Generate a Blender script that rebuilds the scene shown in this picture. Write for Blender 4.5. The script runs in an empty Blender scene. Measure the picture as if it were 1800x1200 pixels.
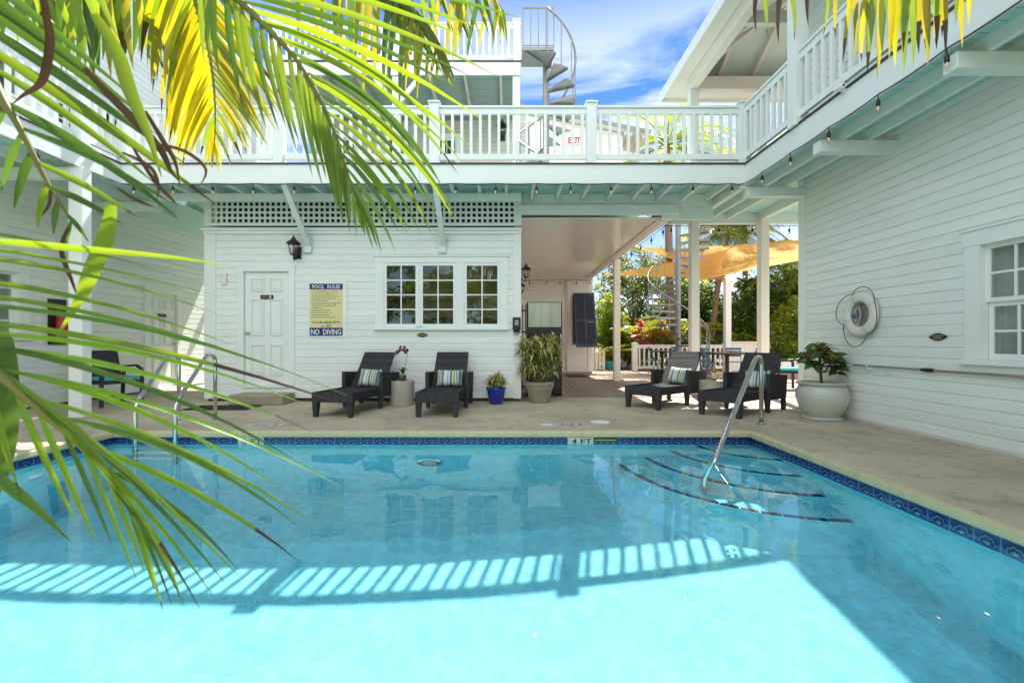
import bpy, bmesh, math, random
import numpy as np
from mathutils import Vector, Matrix

R = math.radians
S = bpy.context.scene
COL = S.collection
rng = random.Random(7)

# ------------------------------------------------------------------ camera
CAMH = 1.05
cam = bpy.data.cameras.new('camera')
camo = bpy.data.objects.new('camera', cam)
COL.objects.link(camo)
S.camera = camo
cam.sensor_width = 36
cam.lens = 16
cam.shift_x = 0.0039
cam.clip_start = 0.05
cam.clip_end = 3000
camo.location = (0, 0, CAMH)
camo.rotation_euler = (R(90), 0, 0)
cam.dof.use_dof = True
cam.dof.focus_distance = 6.5
cam.dof.aperture_fstop = 4.0

# ------------------------------------------------------------------ light
SUN_EL, SUN_AZ = 58.9, 13.3          # azimuth measured from +Y towards +X
w = bpy.data.worlds.new('World')
S.world = w
w.use_nodes = True
nt = w.node_tree
bg = nt.nodes['Background']
sky = nt.nodes.new('ShaderNodeTexSky')
sky.sky_type = 'NISHITA'
sky.sun_disc = False
sky.sun_elevation = R(SUN_EL)
sky.sun_rotation = R(SUN_AZ)
sky.air_density = 1.0
sky.dust_density = 0.1
sky.ozone_density = 4.0
# thin high cloud streaks mixed over the sky by direction
tc = nt.nodes.new('ShaderNodeTexCoord')
mp = nt.nodes.new('ShaderNodeMapping')
mp.inputs['Scale'].default_value = (1.1, 1.6, 5.0)
mp.inputs['Rotation'].default_value = (0.25, 0.3, 0.4)
nz = nt.nodes.new('ShaderNodeTexNoise')
nz.inputs['Scale'].default_value = 2.2
nz.inputs['Detail'].default_value = 9
nz.inputs['Roughness'].default_value = 0.62
nz.inputs['Distortion'].default_value = 0.6
cr = nt.nodes.new('ShaderNodeValToRGB')
cr.color_ramp.elements[0].position = 0.40
cr.color_ramp.elements[0].color = (0, 0, 0, 1)
cr.color_ramp.elements[1].position = 0.66
cr.color_ramp.elements[1].color = (0.75, 0.75, 0.75, 1)
sx = nt.nodes.new('ShaderNodeSeparateXYZ')
mr = nt.nodes.new('ShaderNodeMapRange')
mr.inputs['From Min'].default_value = 0.63
mr.inputs['From Max'].default_value = 0.46
mul = nt.nodes.new('ShaderNodeMath')
mul.operation = 'MULTIPLY'
mix = nt.nodes.new('ShaderNodeMix')
mix.data_type = 'RGBA'
mix.inputs['B'].default_value = (7.6, 7.9, 8.2, 1)
nt.links.new(tc.outputs['Generated'], mp.inputs['Vector'])
nt.links.new(mp.outputs['Vector'], nz.inputs['Vector'])
nt.links.new(nz.outputs['Fac'], cr.inputs['Fac'])
nt.links.new(tc.outputs['Generated'], sx.inputs['Vector'])
nt.links.new(sx.outputs['Z'], mr.inputs['Value'])
nt.links.new(cr.outputs['Color'], mul.inputs[0])
nt.links.new(mr.outputs['Result'], mul.inputs[1])
nt.links.new(mul.outputs[0], mix.inputs['Factor'])
tint = nt.nodes.new('ShaderNodeMix')
tint.data_type = 'RGBA'
tint.blend_type = 'MULTIPLY'
tint.inputs['Factor'].default_value = 1
tint.inputs['B'].default_value = (0.38, 0.62, 0.80, 1)
nt.links.new(sky.outputs['Color'], tint.inputs['A'])
nt.links.new(tint.outputs['Result'], mix.inputs['A'])
# unseen bright clouds added behind the camera to lift the light on shaded walls
nz2 = nt.nodes.new('ShaderNodeTexNoise')
nz2.inputs['Scale'].default_value = 2.6
nz2.inputs['Detail'].default_value = 8
nt.links.new(tc.outputs['Generated'], nz2.inputs['Vector'])
cr2 = nt.nodes.new('ShaderNodeMapRange')
cr2.inputs['From Min'].default_value = 0.40
cr2.inputs['From Max'].default_value = 0.54
nt.links.new(nz2.outputs['Fac'], cr2.inputs['Value'])
mb2 = nt.nodes.new('ShaderNodeMapRange')
mb2.inputs['From Min'].default_value = 0.0
mb2.inputs['From Max'].default_value = -0.30
nt.links.new(sx.outputs['Y'], mb2.inputs['Value'])
mu2 = nt.nodes.new('ShaderNodeMath')
mu2.operation = 'MULTIPLY'
nt.links.new(cr2.outputs['Result'], mu2.inputs[0])
nt.links.new(mb2.outputs['Result'], mu2.inputs[1])
mix2 = nt.nodes.new('ShaderNodeMix')
mix2.data_type = 'RGBA'
mix2.inputs['B'].default_value = (14.5, 14.9, 15.5, 1)
nt.links.new(mu2.outputs[0], mix2.inputs['Factor'])
nt.links.new(mix.outputs['Result'], mix2.inputs['A'])
nt.links.new(mix2.outputs['Result'], bg.inputs['Color'])
bg.inputs['Strength'].default_value = 0.052

sl = bpy.data.lights.new('sun', 'SUN')
sl.energy = 3.7
sl.angle = R(0.5)
sl.color = (1.0, 0.95, 0.87)
sl.cycles.is_caustics_light = True      # sunlight reaches the pool floor through the water
slo = bpy.data.objects.new('sun', sl)
COL.objects.link(slo)
sv = Vector((math.sin(R(SUN_AZ)) * math.cos(R(SUN_EL)), math.cos(R(SUN_AZ)) * math.cos(R(SUN_EL)), math.sin(R(SUN_EL))))
slo.rotation_euler = sv.to_track_quat('Z', 'Y').to_euler()
slo.location = (8, 20, 30)

S.view_settings.view_transform = 'Standard'
S.view_settings.look = 'None'
S.view_settings.gamma = 1
S.view_settings.use_curve_mapping = False
S.view_settings.exposure = 2.0
S.cycles.max_bounces = 10
S.cycles.diffuse_bounces = 5
S.cycles.glossy_bounces = 4
S.cycles.transmission_bounces = 8
S.cycles.transparent_max_bounces = 12
S.cycles.sample_clamp_indirect = 6
S.cycles.use_denoising = True


def P(px, py, Y):
    """a point of the place seen at pixel (px, py) of the 1800-wide photograph, Y metres ahead"""
    return Vector(((px - 893) / 800 * Y, Y, CAMH + (600 - py) / 800 * Y))


# ------------------------------------------------------------------ materials
def nodes_of(m):
    n = m.node_tree
    return n, n.nodes['Principled BSDF']


def setspec(p, v):
    p.inputs['Specular IOR Level'].default_value = v


def mat(name, col, rough=0.5, var=0.06, vscale=3.0, bump=0.0, bscale=60.0, metal=0.0, spec=0.4, stretch=None, dirt=0.0, dirtcol=(0.2, 0.17, 0.1)):
    m = bpy.data.materials.new(name)
    m.use_nodes = True
    n, p = nodes_of(m)
    p.inputs['Roughness'].default_value = rough
    p.inputs['Metallic'].default_value = metal
    setspec(p, spec)
    t = n.nodes.new('ShaderNodeNewGeometry')
    mpn = n.nodes.new('ShaderNodeMapping')
    if stretch:
        mpn.inputs['Scale'].default_value = stretch
    n.links.new(t.outputs['Position'], mpn.inputs['Vector'])
    a = n.nodes.new('ShaderNodeTexNoise')
    a.inputs['Scale'].default_value = vscale
    a.inputs['Detail'].default_value = 6
    a.inputs['Roughness'].default_value = 0.65
    n.links.new(mpn.outputs['Vector'], a.inputs['Vector'])
    r = n.nodes.new('ShaderNodeMapRange')
    r.inputs['From Min'].default_value = 0.3
    r.inputs['From Max'].default_value = 0.7
    r.inputs['To Min'].default_value = 1 - var
    r.inputs['To Max'].default_value = 1 + var
    n.links.new(a.outputs['Fac'], r.inputs['Value'])
    s = n.nodes.new('ShaderNodeVectorMath')
    s.operation = 'SCALE'
    s.inputs[0].default_value = col
    n.links.new(r.outputs['Result'], s.inputs['Scale'])
    out = s.outputs['Vector']
    if dirt > 0:
        d = n.nodes.new('ShaderNodeTexNoise')
        d.inputs['Scale'].default_value = vscale * 0.5
        d.inputs['Detail'].default_value = 10
        d.inputs['Roughness'].default_value = 0.75
        n.links.new(mpn.outputs['Vector'], d.inputs['Vector'])
        dr = n.nodes.new('ShaderNodeMapRange')
        dr.inputs['From Min'].default_value = 0.52
        dr.inputs['From Max'].default_value = 0.78
        dr.inputs['To Max'].default_value = dirt
        n.links.new(d.outputs['Fac'], dr.inputs['Value'])
        mx = n.nodes.new('ShaderNodeMix')
        mx.data_type = 'RGBA'
        mx.inputs['B'].default_value = (*dirtcol, 1)
        n.links.new(dr.outputs['Result'], mx.inputs['Factor'])
        n.links.new(out, mx.inputs['A'])
        out = mx.outputs['Result']
    n.links.new(out, p.inputs['Base Color'])
    if bump > 0:
        b = n.nodes.new('ShaderNodeTexNoise')
        b.inputs['Scale'].default_value = bscale
        b.inputs['Detail'].default_value = 4
        n.links.new(mpn.outputs['Vector'], b.inputs['Vector'])
        bn = n.nodes.new('ShaderNodeBump')
        bn.inputs['Strength'].default_value = bump
        bn.inputs['Distance'].default_value = 0.01
        n.links.new(b.outputs['Fac'], bn.inputs['Height'])
        n.links.new(bn.outputs['Normal'], p.inputs['Normal'])
    return m


def board_tone(m, amt):
    """each board takes the paint a little differently"""
    n, p = nodes_of(m)
    src = p.inputs['Base Color'].links[0].from_socket
    g = n.nodes.new('ShaderNodeNewGeometry')
    r = n.nodes.new('ShaderNodeMapRange')
    r.inputs['To Min'].default_value = 1 - amt
    r.inputs['To Max'].default_value = 1 + amt * .6
    n.links.new(g.outputs['Random Per Island'], r.inputs['Value'])
    v = n.nodes.new('ShaderNodeVectorMath')
    v.operation = 'SCALE'
    n.links.new(src, v.inputs[0])
    n.links.new(r.outputs['Result'], v.inputs['Scale'])
    n.links.new(v.outputs['Vector'], p.inputs['Base Color'])


def leafmat(name, front, back, trans=0.5, rough=0.4, var=0.25, vscale=9):
    m = bpy.data.materials.new(name)
    m.use_nodes = True
    n, p = nodes_of(m)
    p.inputs['Roughness'].default_value = rough
    setspec(p, 0.35)
    g = n.nodes.new('ShaderNodeNewGeometry')
    a = n.nodes.new('ShaderNodeTexNoise')
    a.inputs['Scale'].default_value = vscale
    a.inputs['Detail'].default_value = 4
    n.links.new(g.outputs['Position'], a.inputs['Vector'])
    ri = n.nodes.new('ShaderNodeMath')
    ri.operation = 'ADD'
    n.links.new(a.outputs['Fac'], ri.inputs[0])
    n.links.new(g.outputs['Random Per Island'], ri.inputs[1])
    r = n.nodes.new('ShaderNodeMapRange')
    r.inputs['From Min'].default_value = 0.4
    r.inputs['From Max'].default_value = 1.6
    r.inputs['To Min'].default_value = 1 - var
    r.inputs['To Max'].default_value = 1 + var
    n.links.new(ri.outputs[0], r.inputs['Value'])
    s = n.nodes.new('ShaderNodeVectorMath')
    s.operation = 'SCALE'
    s.inputs[0].default_value = front
    n.links.new(r.outputs['Result'], s.inputs['Scale'])
    n.links.new(s.outputs['Vector'], p.inputs['Base Color'])
    s2 = n.nodes.new('ShaderNodeVectorMath')
    s2.operation = 'SCALE'
    s2.inputs[0].default_value = back
    n.links.new(r.outputs['Result'], s2.inputs['Scale'])
    tr = n.nodes.new('ShaderNodeBsdfTranslucent')
    n.links.new(s2.outputs['Vector'], tr.inputs['Color'])
    mx = n.nodes.new('ShaderNodeMixShader')
    mx.inputs['Fac'].default_value = trans
    n.links.new(p.outputs[0], mx.inputs[1])
    n.links.new(tr.outputs[0], mx.inputs[2])
    n.links.new(mx.outputs[0], n.nodes['Material Output'].inputs['Surface'])
    return m


def mathn(n, op, a, b=None):
    q = n.nodes.new('ShaderNodeMath')
    q.operation = op
    for i, v in enumerate((a, b)):
        if v is None:
            continue
        if isinstance(v, (int, float)):
            q.inputs[i].default_value = v
        else:
            n.links.new(v, q.inputs[i])
    return q.outputs[0]


M = {}
M['white'] = mat('white_paint', (0.78, 0.79, 0.76), 0.45, 0.035, 1.6)
M['siding'] = mat('siding_paint', (0.745, 0.79, 0.755), 0.42, 0.05, 1.3, bump=0.06, bscale=25, stretch=(1, 1, 6), dirt=0.10, dirtcol=(0.5, 0.5, 0.42))
board_tone(M['siding'], 0.045)
M['trim'] = mat('trim_paint', (0.74, 0.785, 0.75), 0.4, 0.03, 1.4)
M['fascia'] = mat('fascia_paint', (0.69, 0.75, 0.715), 0.45, 0.04, 1.2, stretch=(0.6, 0.6, 3), dirt=0.08, dirtcol=(0.45, 0.5, 0.45))
M['rail'] = mat('rail_paint', (0.70, 0.76, 0.73), 0.4, 0.03, 2.0)
M['mint'] = mat('mint_paint', (0.38, 0.64, 0.61), 0.5, 0.05, 1.5)
M['joist'] = mat('pale_mint_paint', (0.66, 0.745, 0.70), 0.5, 0.05, 1.5)
M['rearwall'] = mat('rear_paint_with_porch_shade', (0.58, 0.535, 0.48), 0.55, 0.06, 1.5)  # cream darkened so that its colour carries the shade of the porch
M['shademint'] = mat('mint_paint_with_porch_shade', (0.29, 0.35, 0.32), 0.55, 0.06, 1.5)  # mint paint with the shade under the roof deck put into its colour
M['marker'] = mat('worn_marker_tile', (0.50, 0.50, 0.44), 0.4, 0.15, 25, dirt=0.5, dirtcol=(0.3, 0.28, 0.22))
M['cream'] = mat('cream_paint', (0.77, 0.715, 0.64), 0.5, 0.04, 1.2)
M['ceiling'] = mat('glossy_ceiling_paint', (0.78, 0.72, 0.63), 0.11, 0.03, 1.2, spec=0.5)
M['drip'] = mat('black_drip_edge', (0.03, 0.03, 0.032), 0.5, 0.2, 8)
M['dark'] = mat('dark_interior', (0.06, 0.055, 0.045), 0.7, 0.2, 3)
M['room'] = mat('room_wall', (0.52, 0.43, 0.28), 0.8, 0.15, 2)
M['black'] = mat('black_metal', (0.02, 0.02, 0.021), 0.4, 0.15, 6)
M['blackplastic'] = mat('black_plastic', (0.015, 0.015, 0.017), 0.25, 0.1, 6)
M['bronze'] = mat('dark_bronze', (0.035, 0.028, 0.022), 0.4, 0.2, 9, metal=0.4)
M['steel'] = mat('polished_steel', (0.62, 0.60, 0.56), 0.16, 0.06, 9, metal=1.0)
M['brushed'] = mat('brushed_steel', (0.33, 0.36, 0.31), 0.32, 0.2, 2.5, metal=1.0, stretch=(3, 3, 0.3))
M['greysteel'] = mat('painted_grey_steel', (0.27, 0.27, 0.265), 0.4, 0.08, 4, metal=0.3)
M['navy'] = mat('navy_shutter_paint', (0.045, 0.055, 0.085), 0.45, 0.1, 4)
M['curtain'] = mat('grey_curtain', (0.60, 0.61, 0.64), 0.85, 0.1, 4)
M['darkcurtain'] = mat('brown_curtain', (0.22, 0.15, 0.12), 0.85, 0.1, 4)
M['blue_sign'] = mat('sign_blue', (0.012, 0.02, 0.16), 0.35, 0.05, 6)
M['yellow_sign'] = mat('sign_yellow', (0.68, 0.63, 0.32), 0.4, 0.05, 6)
M['white_sign'] = mat('sign_white', (0.72, 0.74, 0.66), 0.4, 0.04, 6)
M['ink'] = mat('sign_ink', (0.012, 0.012, 0.014), 0.5, 0.0, 6)
M['red'] = mat('red_enamel', (0.42, 0.03, 0.03), 0.35, 0.1, 6)
M['blue_pot'] = mat('cobalt_glaze', (0.008, 0.03, 0.28), 0.12, 0.3, 7, spec=0.6)
M['clay_pot'] = mat('weathered_clay', (0.30, 0.27, 0.19), 0.75, 0.2, 5, bump=0.2, bscale=30, dirt=0.35, dirtcol=(0.16, 0.15, 0.11))
M['grey_pot'] = mat('grey_glaze', (0.47, 0.48, 0.44), 0.28, 0.06, 3, spec=0.5, dirt=0.15, dirtcol=(0.33, 0.31, 0.25))
M['soil'] = mat('soil', (0.05, 0.035, 0.025), 0.9, 0.3, 20, bump=0.4)
M['drum'] = mat('cast_stone', (0.40, 0.375, 0.31), 0.75, 0.18, 6, bump=0.15, bscale=30, dirt=0.4, dirtcol=(0.2, 0.19, 0.15))
M['blue_chair'] = mat('teal_blue_paint', (0.03, 0.14, 0.24), 0.4, 0.1, 5)
M['table_brown'] = mat('dark_brown_table', (0.045, 0.03, 0.024), 0.4, 0.15, 5)
M['teal'] = mat('turquoise_cushion', (0.06, 0.38, 0.42), 0.8, 0.08, 6)
M['ringwhite'] = mat('ring_vinyl', (0.66, 0.66, 0.60), 0.45, 0.05, 6, dirt=0.25, dirtcol=(0.45, 0.42, 0.33))
M['strap'] = mat('strap_webbing', (0.56, 0.56, 0.55), 0.7, 0.08, 12)
M['rope'] = mat('grey_rope', (0.13, 0.14, 0.13), 0.8, 0.2, 40)
M['ropewhite'] = mat('white_rope', (0.52, 0.52, 0.46), 0.8, 0.15, 40)
M['rubber'] = mat('rubber_mat', (0.035, 0.033, 0.03), 0.9, 0.2, 15)
M['cord'] = mat('black_cord', (0.012, 0.012, 0.012), 0.5, 0.1, 10)
M['grey_roof'] = mat('roof_shingle', (0.25, 0.24, 0.23), 0.85, 0.2, 8)
M['bike'] = mat('bicycle_frame', (0.03, 0.03, 0.035), 0.3, 0.1, 8)
M['trunkpalm'] = mat('palm_trunk', (0.20, 0.13, 0.085), 0.85, 0.3, 6, bump=0.4, bscale=20, stretch=(1, 1, 5))
M['bark'] = mat('bark', (0.11, 0.08, 0.055), 0.9, 0.3, 8, bump=0.4, bscale=30)
M['stem'] = mat('green_stem', (0.16, 0.15, 0.06), 0.7, 0.2, 10)
M['sail'] = leafmat('sail_cloth', (0.62, 0.34, 0.08), (0.95, 0.52, 0.11), 0.5, 0.8, 0.04, 2)
M['bulbglow'] = mat('bulb_filament', (0.9, 0.5, 0.3), 0.4, 0.0)
M['amber'] = mat('amber_glass', (0.32, 0.13, 0.012), 0.08, 0.05, spec=0.7)
M['petal'] = leafmat('orchid_petal', (0.24, 0.06, 0.14), (0.3, 0.07, 0.17), 0.35, 0.6, 0.5, 60)
# leaves
M['lf_green'] = leafmat('palm_leaf_green', (0.06, 0.125, 0.03), (0.11, 0.22, 0.014), 0.42, 0.35)  # transmitted colour kept dim, standing in for shade from fronds overhead
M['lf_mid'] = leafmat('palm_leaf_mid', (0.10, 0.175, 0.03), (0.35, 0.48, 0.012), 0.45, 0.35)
M['lf_yel'] = leafmat('palm_leaf_yellow', (0.13, 0.14, 0.014), (0.68, 0.58, 0.008), 0.5, 0.35)
M['fp_green'] = leafmat('courtyard_palm_green', (0.075, 0.14, 0.022), (0.28, 0.42, 0.014), 0.45, 0.35)
M['fp_mid'] = leafmat('courtyard_palm_mid', (0.12, 0.18, 0.022), (0.46, 0.55, 0.014), 0.45, 0.35)
M['fp_yel'] = leafmat('courtyard_palm_yellow', (0.18, 0.18, 0.015), (0.70, 0.60, 0.012), 0.5, 0.35)
M['lf_brown'] = leafmat('palm_leaf_brown', (0.055, 0.034, 0.018), (0.05, 0.025, 0.01), 0.2, 0.6)
M['lf_straw'] = leafmat('palm_leaf_straw', (0.48, 0.36, 0.2), (0.5, 0.36, 0.16), 0.3, 0.7)
M['rachis'] = mat('palm_rachis', (0.12, 0.14, 0.035), 0.5, 0.2, 8)
M['tl_dark'] = leafmat('tree_leaf_dark', (0.05, 0.09, 0.02), (0.13, 0.21, 0.014), 0.35, 0.4, 0.4, 2)
M['tl_mid'] = leafmat('tree_leaf_mid', (0.075, 0.13, 0.022), (0.24, 0.34, 0.016), 0.45, 0.4, 0.4, 2)
M['tl_lime'] = leafmat('tree_leaf_lime', (0.14, 0.20, 0.02), (0.46, 0.52, 0.025), 0.45, 0.4, 0.35, 2)
M['tl_olive'] = leafmat('tree_leaf_olive', (0.14, 0.14, 0.045), (0.30, 0.29, 0.06), 0.4, 0.5, 0.4, 2)
M['var_green'] = leafmat('dracaena_green', (0.13, 0.18, 0.05), (0.2, 0.28, 0.04), 0.3, 0.4, 0.4, 20)
M['var_pale'] = leafmat('dracaena_pale', (0.64, 0.60, 0.24), (0.55, 0.54, 0.18), 0.3, 0.4, 0.3, 20)
M['cro_green'] = leafmat('croton_green', (0.05, 0.12, 0.03), (0.08, 0.18, 0.025), 0.25, 0.25, 0.3, 20)
M['cro_yel'] = leafmat('croton_yellow', (0.30, 0.24, 0.04), (0.36, 0.26, 0.03), 0.25, 0.3, 0.5, 60)
M['cro_red'] = leafmat('croton_bronze', (0.10, 0.05, 0.025), (0.16, 0.06, 0.02), 0.25, 0.3, 0.4, 30)
M['cord_red'] = leafmat('cordyline_red', (0.45, 0.06, 0.05), (0.7, 0.12, 0.06), 0.4, 0.4, 0.3, 9)
M['cord_pink'] = leafmat('cordyline_pink', (0.6, 0.06, 0.2), (0.75, 0.1, 0.3), 0.4, 0.4, 0.3, 9)
M['cord_or'] = leafmat('cordyline_orange', (0.55, 0.2, 0.04), (0.8, 0.3, 0.05), 0.4, 0.4, 0.3, 9)


def wicker():
    m = mat('charcoal_wicker', (0.068, 0.068, 0.072), 0.75, 0.25, 30, spec=0.05)
    n, p = nodes_of(m)
    t = n.nodes.new('ShaderNodeTexCoord')
    ws = []
    for d, sc in (('X', 34), ('Z', 34), ('Y', 34)):
        wv = n.nodes.new('ShaderNodeTexWave')
        wv.bands_direction = d
        wv.inputs['Scale'].default_value = sc / 2.0
        n.links.new(t.outputs['Object'], wv.inputs['Vector'])
        ws.append(wv.outputs['Fac'])
    h = mathn(n, 'ADD', mathn(n, 'MULTIPLY', ws[0], ws[1]), ws[2])
    bn = n.nodes.new('ShaderNodeBump')
    bn.inputs['Strength'].default_value = 1.0
    bn.inputs['Distance'].default_value = 0.012
    n.links.new(h, bn.inputs['Height'])
    n.links.new(bn.outputs['Normal'], p.inputs['Normal'])
    return m


M['wicker'] = wicker()


def striped():
    m = bpy.data.materials.new('striped_fabric')
    m.use_nodes = True
    n, p = nodes_of(m)
    p.inputs['Roughness'].default_value = 0.85
    t = n.nodes.new('ShaderNodeTexCoord')
    sp = n.nodes.new('ShaderNodeSeparateXYZ')
    n.links.new(t.outputs['Object'], sp.inputs['Vector'])
    f = mathn(n, 'FRACT', mathn(n, 'ADD', mathn(n, 'MULTIPLY', sp.outputs['X'], 4.4), 10.22))
    r = n.nodes.new('ShaderNodeValToRGB')
    r.color_ramp.interpolation = 'CONSTANT'
    seq = [(0, (.55, .58, .55)), (.13, (.03, .035, .04)), (.16, (.5, .55, .55)), (.28, (.05, .16, .19)), (.40, (.62, .62, .56)),
           (.46, (.36, .36, .06)), (.58, (.6, .6, .55)), (.63, (.03, .035, .04)), (.66, (.30, .38, .38)), (.80, (.06, .17, .18)), (.90, (.58, .6, .56))]
    e = r.color_ramp.elements
    e[0].position, e[0].color = 0, (*seq[0][1], 1)
    e[1].position, e[1].color = seq[1][0], (*seq[1][1], 1)
    for q, c in seq[2:]:
        k = e.new(q)
        k.color = (*c, 1)
    n.links.new(f, r.inputs['Fac'])
    n.links.new(r.outputs['Color'], p.inputs['Base Color'])
    return m


M['stripe'] = striped()


def glassmat(name, tint=(0.86, 0.9, 0.88), boost=1.0):
    m = bpy.data.materials.new(name)
    m.use_nodes = True
    n = m.node_tree
    n.nodes.remove(n.nodes['Principled BSDF'])
    tr = n.nodes.new('ShaderNodeBsdfTransparent')
    tr.inputs['Color'].default_value = (*tint, 1)
    gl = n.nodes.new('ShaderNodeBsdfGlossy')
    gl.inputs['Roughness'].default_value = 0.0
    fr = n.nodes.new('ShaderNodeFresnel')
    ge = n.nodes.new('ShaderNodeNewGeometry')
    n.links.new(mathn(n, 'POWER', 1.52, mathn(n, 'SUBTRACT', 1.0, mathn(n, 'MULTIPLY', ge.outputs['Backfacing'], 2.0))), fr.inputs['IOR'])
    ff = mathn(n, 'MULTIPLY', fr.outputs[0], 1.7 * boost)
    mx = n.nodes.new('ShaderNodeMixShader')
    n.links.new(ff, mx.inputs['Fac'])
    n.links.new(tr.outputs[0], mx.inputs[1])
    n.links.new(gl.outputs[0], mx.inputs[2])
    n.links.new(mx.outputs[0], n.nodes['Material Output'].inputs['Surface'])
    return m


M['glass'] = glassmat('window_glass')
M['clear'] = glassmat('clear_glass', (0.95, 0.96, 0.95), 0.8)


def watermat():
    m = bpy.data.materials.new('pool_water')
    m.use_nodes = True
    n = m.node_tree
    n.nodes.remove(n.nodes['Principled BSDF'])
    g = n.nodes.new('ShaderNodeBsdfGlass')
    g.inputs['IOR'].default_value = 1.333
    g.inputs['Roughness'].default_value = 0.0
    g.inputs['Color'].default_value = (0.83, 0.97, 0.98, 1)
    n.links.new(g.outputs[0], n.nodes['Material Output'].inputs['Surface'])
    return m


M['water'] = watermat()
M['plaster'] = mat('pool_plaster', (0.235, 0.56, 0.65), 0.7, 0.18, 9, bump=0.9, bscale=26)


def concrete():
    m = bpy.data.materials.new('stained_concrete')
    m.use_nodes = True
    n, p = nodes_of(m)
    p.inputs['Roughness'].default_value = 0.8
    setspec(p, 0.25)
    g = n.nodes.new('ShaderNodeNewGeometry')

    def noi(scale, det=8, ro=0.65, st=None, dist=0.0):
        mpn = n.nodes.new('ShaderNodeMapping')
        if st:
            mpn.inputs['Scale'].default_value = st
        n.links.new(g.outputs['Position'], mpn.inputs['Vector'])
        a = n.nodes.new('ShaderNodeTexNoise')
        a.inputs['Scale'].default_value = scale
        a.inputs['Detail'].default_value = det
        a.inputs['Roughness'].default_value = ro
        a.inputs['Distortion'].default_value = dist
        n.links.new(mpn.outputs['Vector'], a.inputs['Vector'])
        return a.outputs['Fac']

    def rng_(v, a, b, c, d):
        q = n.nodes.new('ShaderNodeMapRange')
        n.links.new(v, q.inputs['Value'])
        for k, x in zip(('From Min', 'From Max', 'To Min', 'To Max'), (a, b, c, d)):
            q.inputs[k].default_value = x
        return q.outputs['Result']

    def mixc(f, A, B):
        q = n.nodes.new('ShaderNodeMix')
        q.data_type = 'RGBA'
        n.links.new(f, q.inputs['Factor'])
        for k, v in (('A', A), ('B', B)):
            if isinstance(v, tuple):
                q.inputs[k].default_value = (*v, 1)
            else:
                n.links.new(v, q.inputs[k])
        return q.outputs['Result']
    c = mixc(rng_(noi(0.9), .35, .65, 0, 1), (0.53, 0.465, 0.34), (0.37, 0.325, 0.235))
    c = mixc(rng_(noi(2.2, 10, .72, None, .8), .52, .72, 0, .8), c, (0.24, 0.20, 0.14))
    c = mixc(rng_(noi(3.5, 10, .78, (0.5, 1.5, 1), .7), .58, .70, 0, .85), c, (0.11, 0.095, 0.07))
    c = mixc(rng_(noi(60, 3, .5), .62, .75, 0, .5), c, (0.45, 0.4, 0.32))
    c = mixc(rng_(noi(130, 2, .5), .60, .72, 0, .5), c, (0.12, 0.1, 0.08))
    vo = n.nodes.new('ShaderNodeTexVoronoi')
    vo.feature = 'DISTANCE_TO_EDGE'
    vo.inputs['Scale'].default_value = 0.45
    wob = n.nodes.new('ShaderNodeVectorMath')
    wob.operation = 'ADD'
    wn = n.nodes.new('ShaderNodeTexNoise')
    wn.inputs['Scale'].default_value = 2.2
    wn.inputs['Detail'].default_value = 6
    n.links.new(g.outputs['Position'], wn.inputs['Vector'])
    n.links.new(g.outputs['Position'], wob.inputs[0])
    n.links.new(wn.outputs['Color'], wob.inputs[1])
    n.links.new(wob.outputs['Vector'], vo.inputs['Vector'])
    c = mixc(rng_(vo.outputs['Distance'], .001, .005, .28, 0), c, (0.10, 0.085, 0.065))
    n.links.new(c, p.inputs['Base Color'])
    b = n.nodes.new('ShaderNodeBump')
    b.inputs['Strength'].default_value = 0.25
    b.inputs['Distance'].default_value = 0.01
    n.links.new(noi(45, 6, .7), b.inputs['Height'])
    n.links.new(b.outputs['Normal'], p.inputs['Normal'])
    return m


M['concrete'] = concrete()
M['coping'] = mat('coping_concrete', (0.52, 0.45, 0.27), 0.8, 0.14, 7, bump=0.15, bscale=60, dirt=0.75, dirtcol=(0.24, 0.21, 0.10), stretch=(1.5, 1.5, 0.3))
M['ground'] = mat('ground_soil', (0.16, 0.14, 0.10), 0.95, 0.2, 0.6, bump=0.3, bscale=10)


def deckwood():
    m = bpy.data.materials.new('weathered_deck_boards')
    m.use_nodes = True
    n, p = nodes_of(m)
    p.inputs['Roughness'].default_value = 0.7
    g = n.nodes.new('ShaderNodeNewGeometry')
    r = n.nodes.new('ShaderNodeMapRange')
    r.inputs['To Min'].default_value = 0.78
    r.inputs['To Max'].default_value = 1.22
    n.links.new(g.outputs['Random Per Island'], r.inputs['Value'])
    mpn = n.nodes.new('ShaderNodeMapping')
    mpn.inputs['Scale'].default_value = (30, 1.2, 30)
    n.links.new(g.outputs['Position'], mpn.inputs['Vector'])
    a = n.nodes.new('ShaderNodeTexNoise')
    a.inputs['Scale'].default_value = 2
    a.inputs['Detail'].default_value = 6
    n.links.new(mpn.outputs['Vector'], a.inputs['Vector'])
    f = mathn(n, 'MULTIPLY', r.outputs['Result'], mathn(n, 'ADD', mathn(n, 'MULTIPLY', a.outputs['Fac'], .5), .75))
    s = n.nodes.new('ShaderNodeVectorMath')
    s.operation = 'SCALE'
    s.inputs[0].default_value = (0.33, 0.235, 0.18)
    n.links.new(f, s.inputs['Scale'])
    n.links.new(s.outputs['Vector'], p.inputs['Base Color'])
    return m


M['deckwood'] = deckwood()


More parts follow.
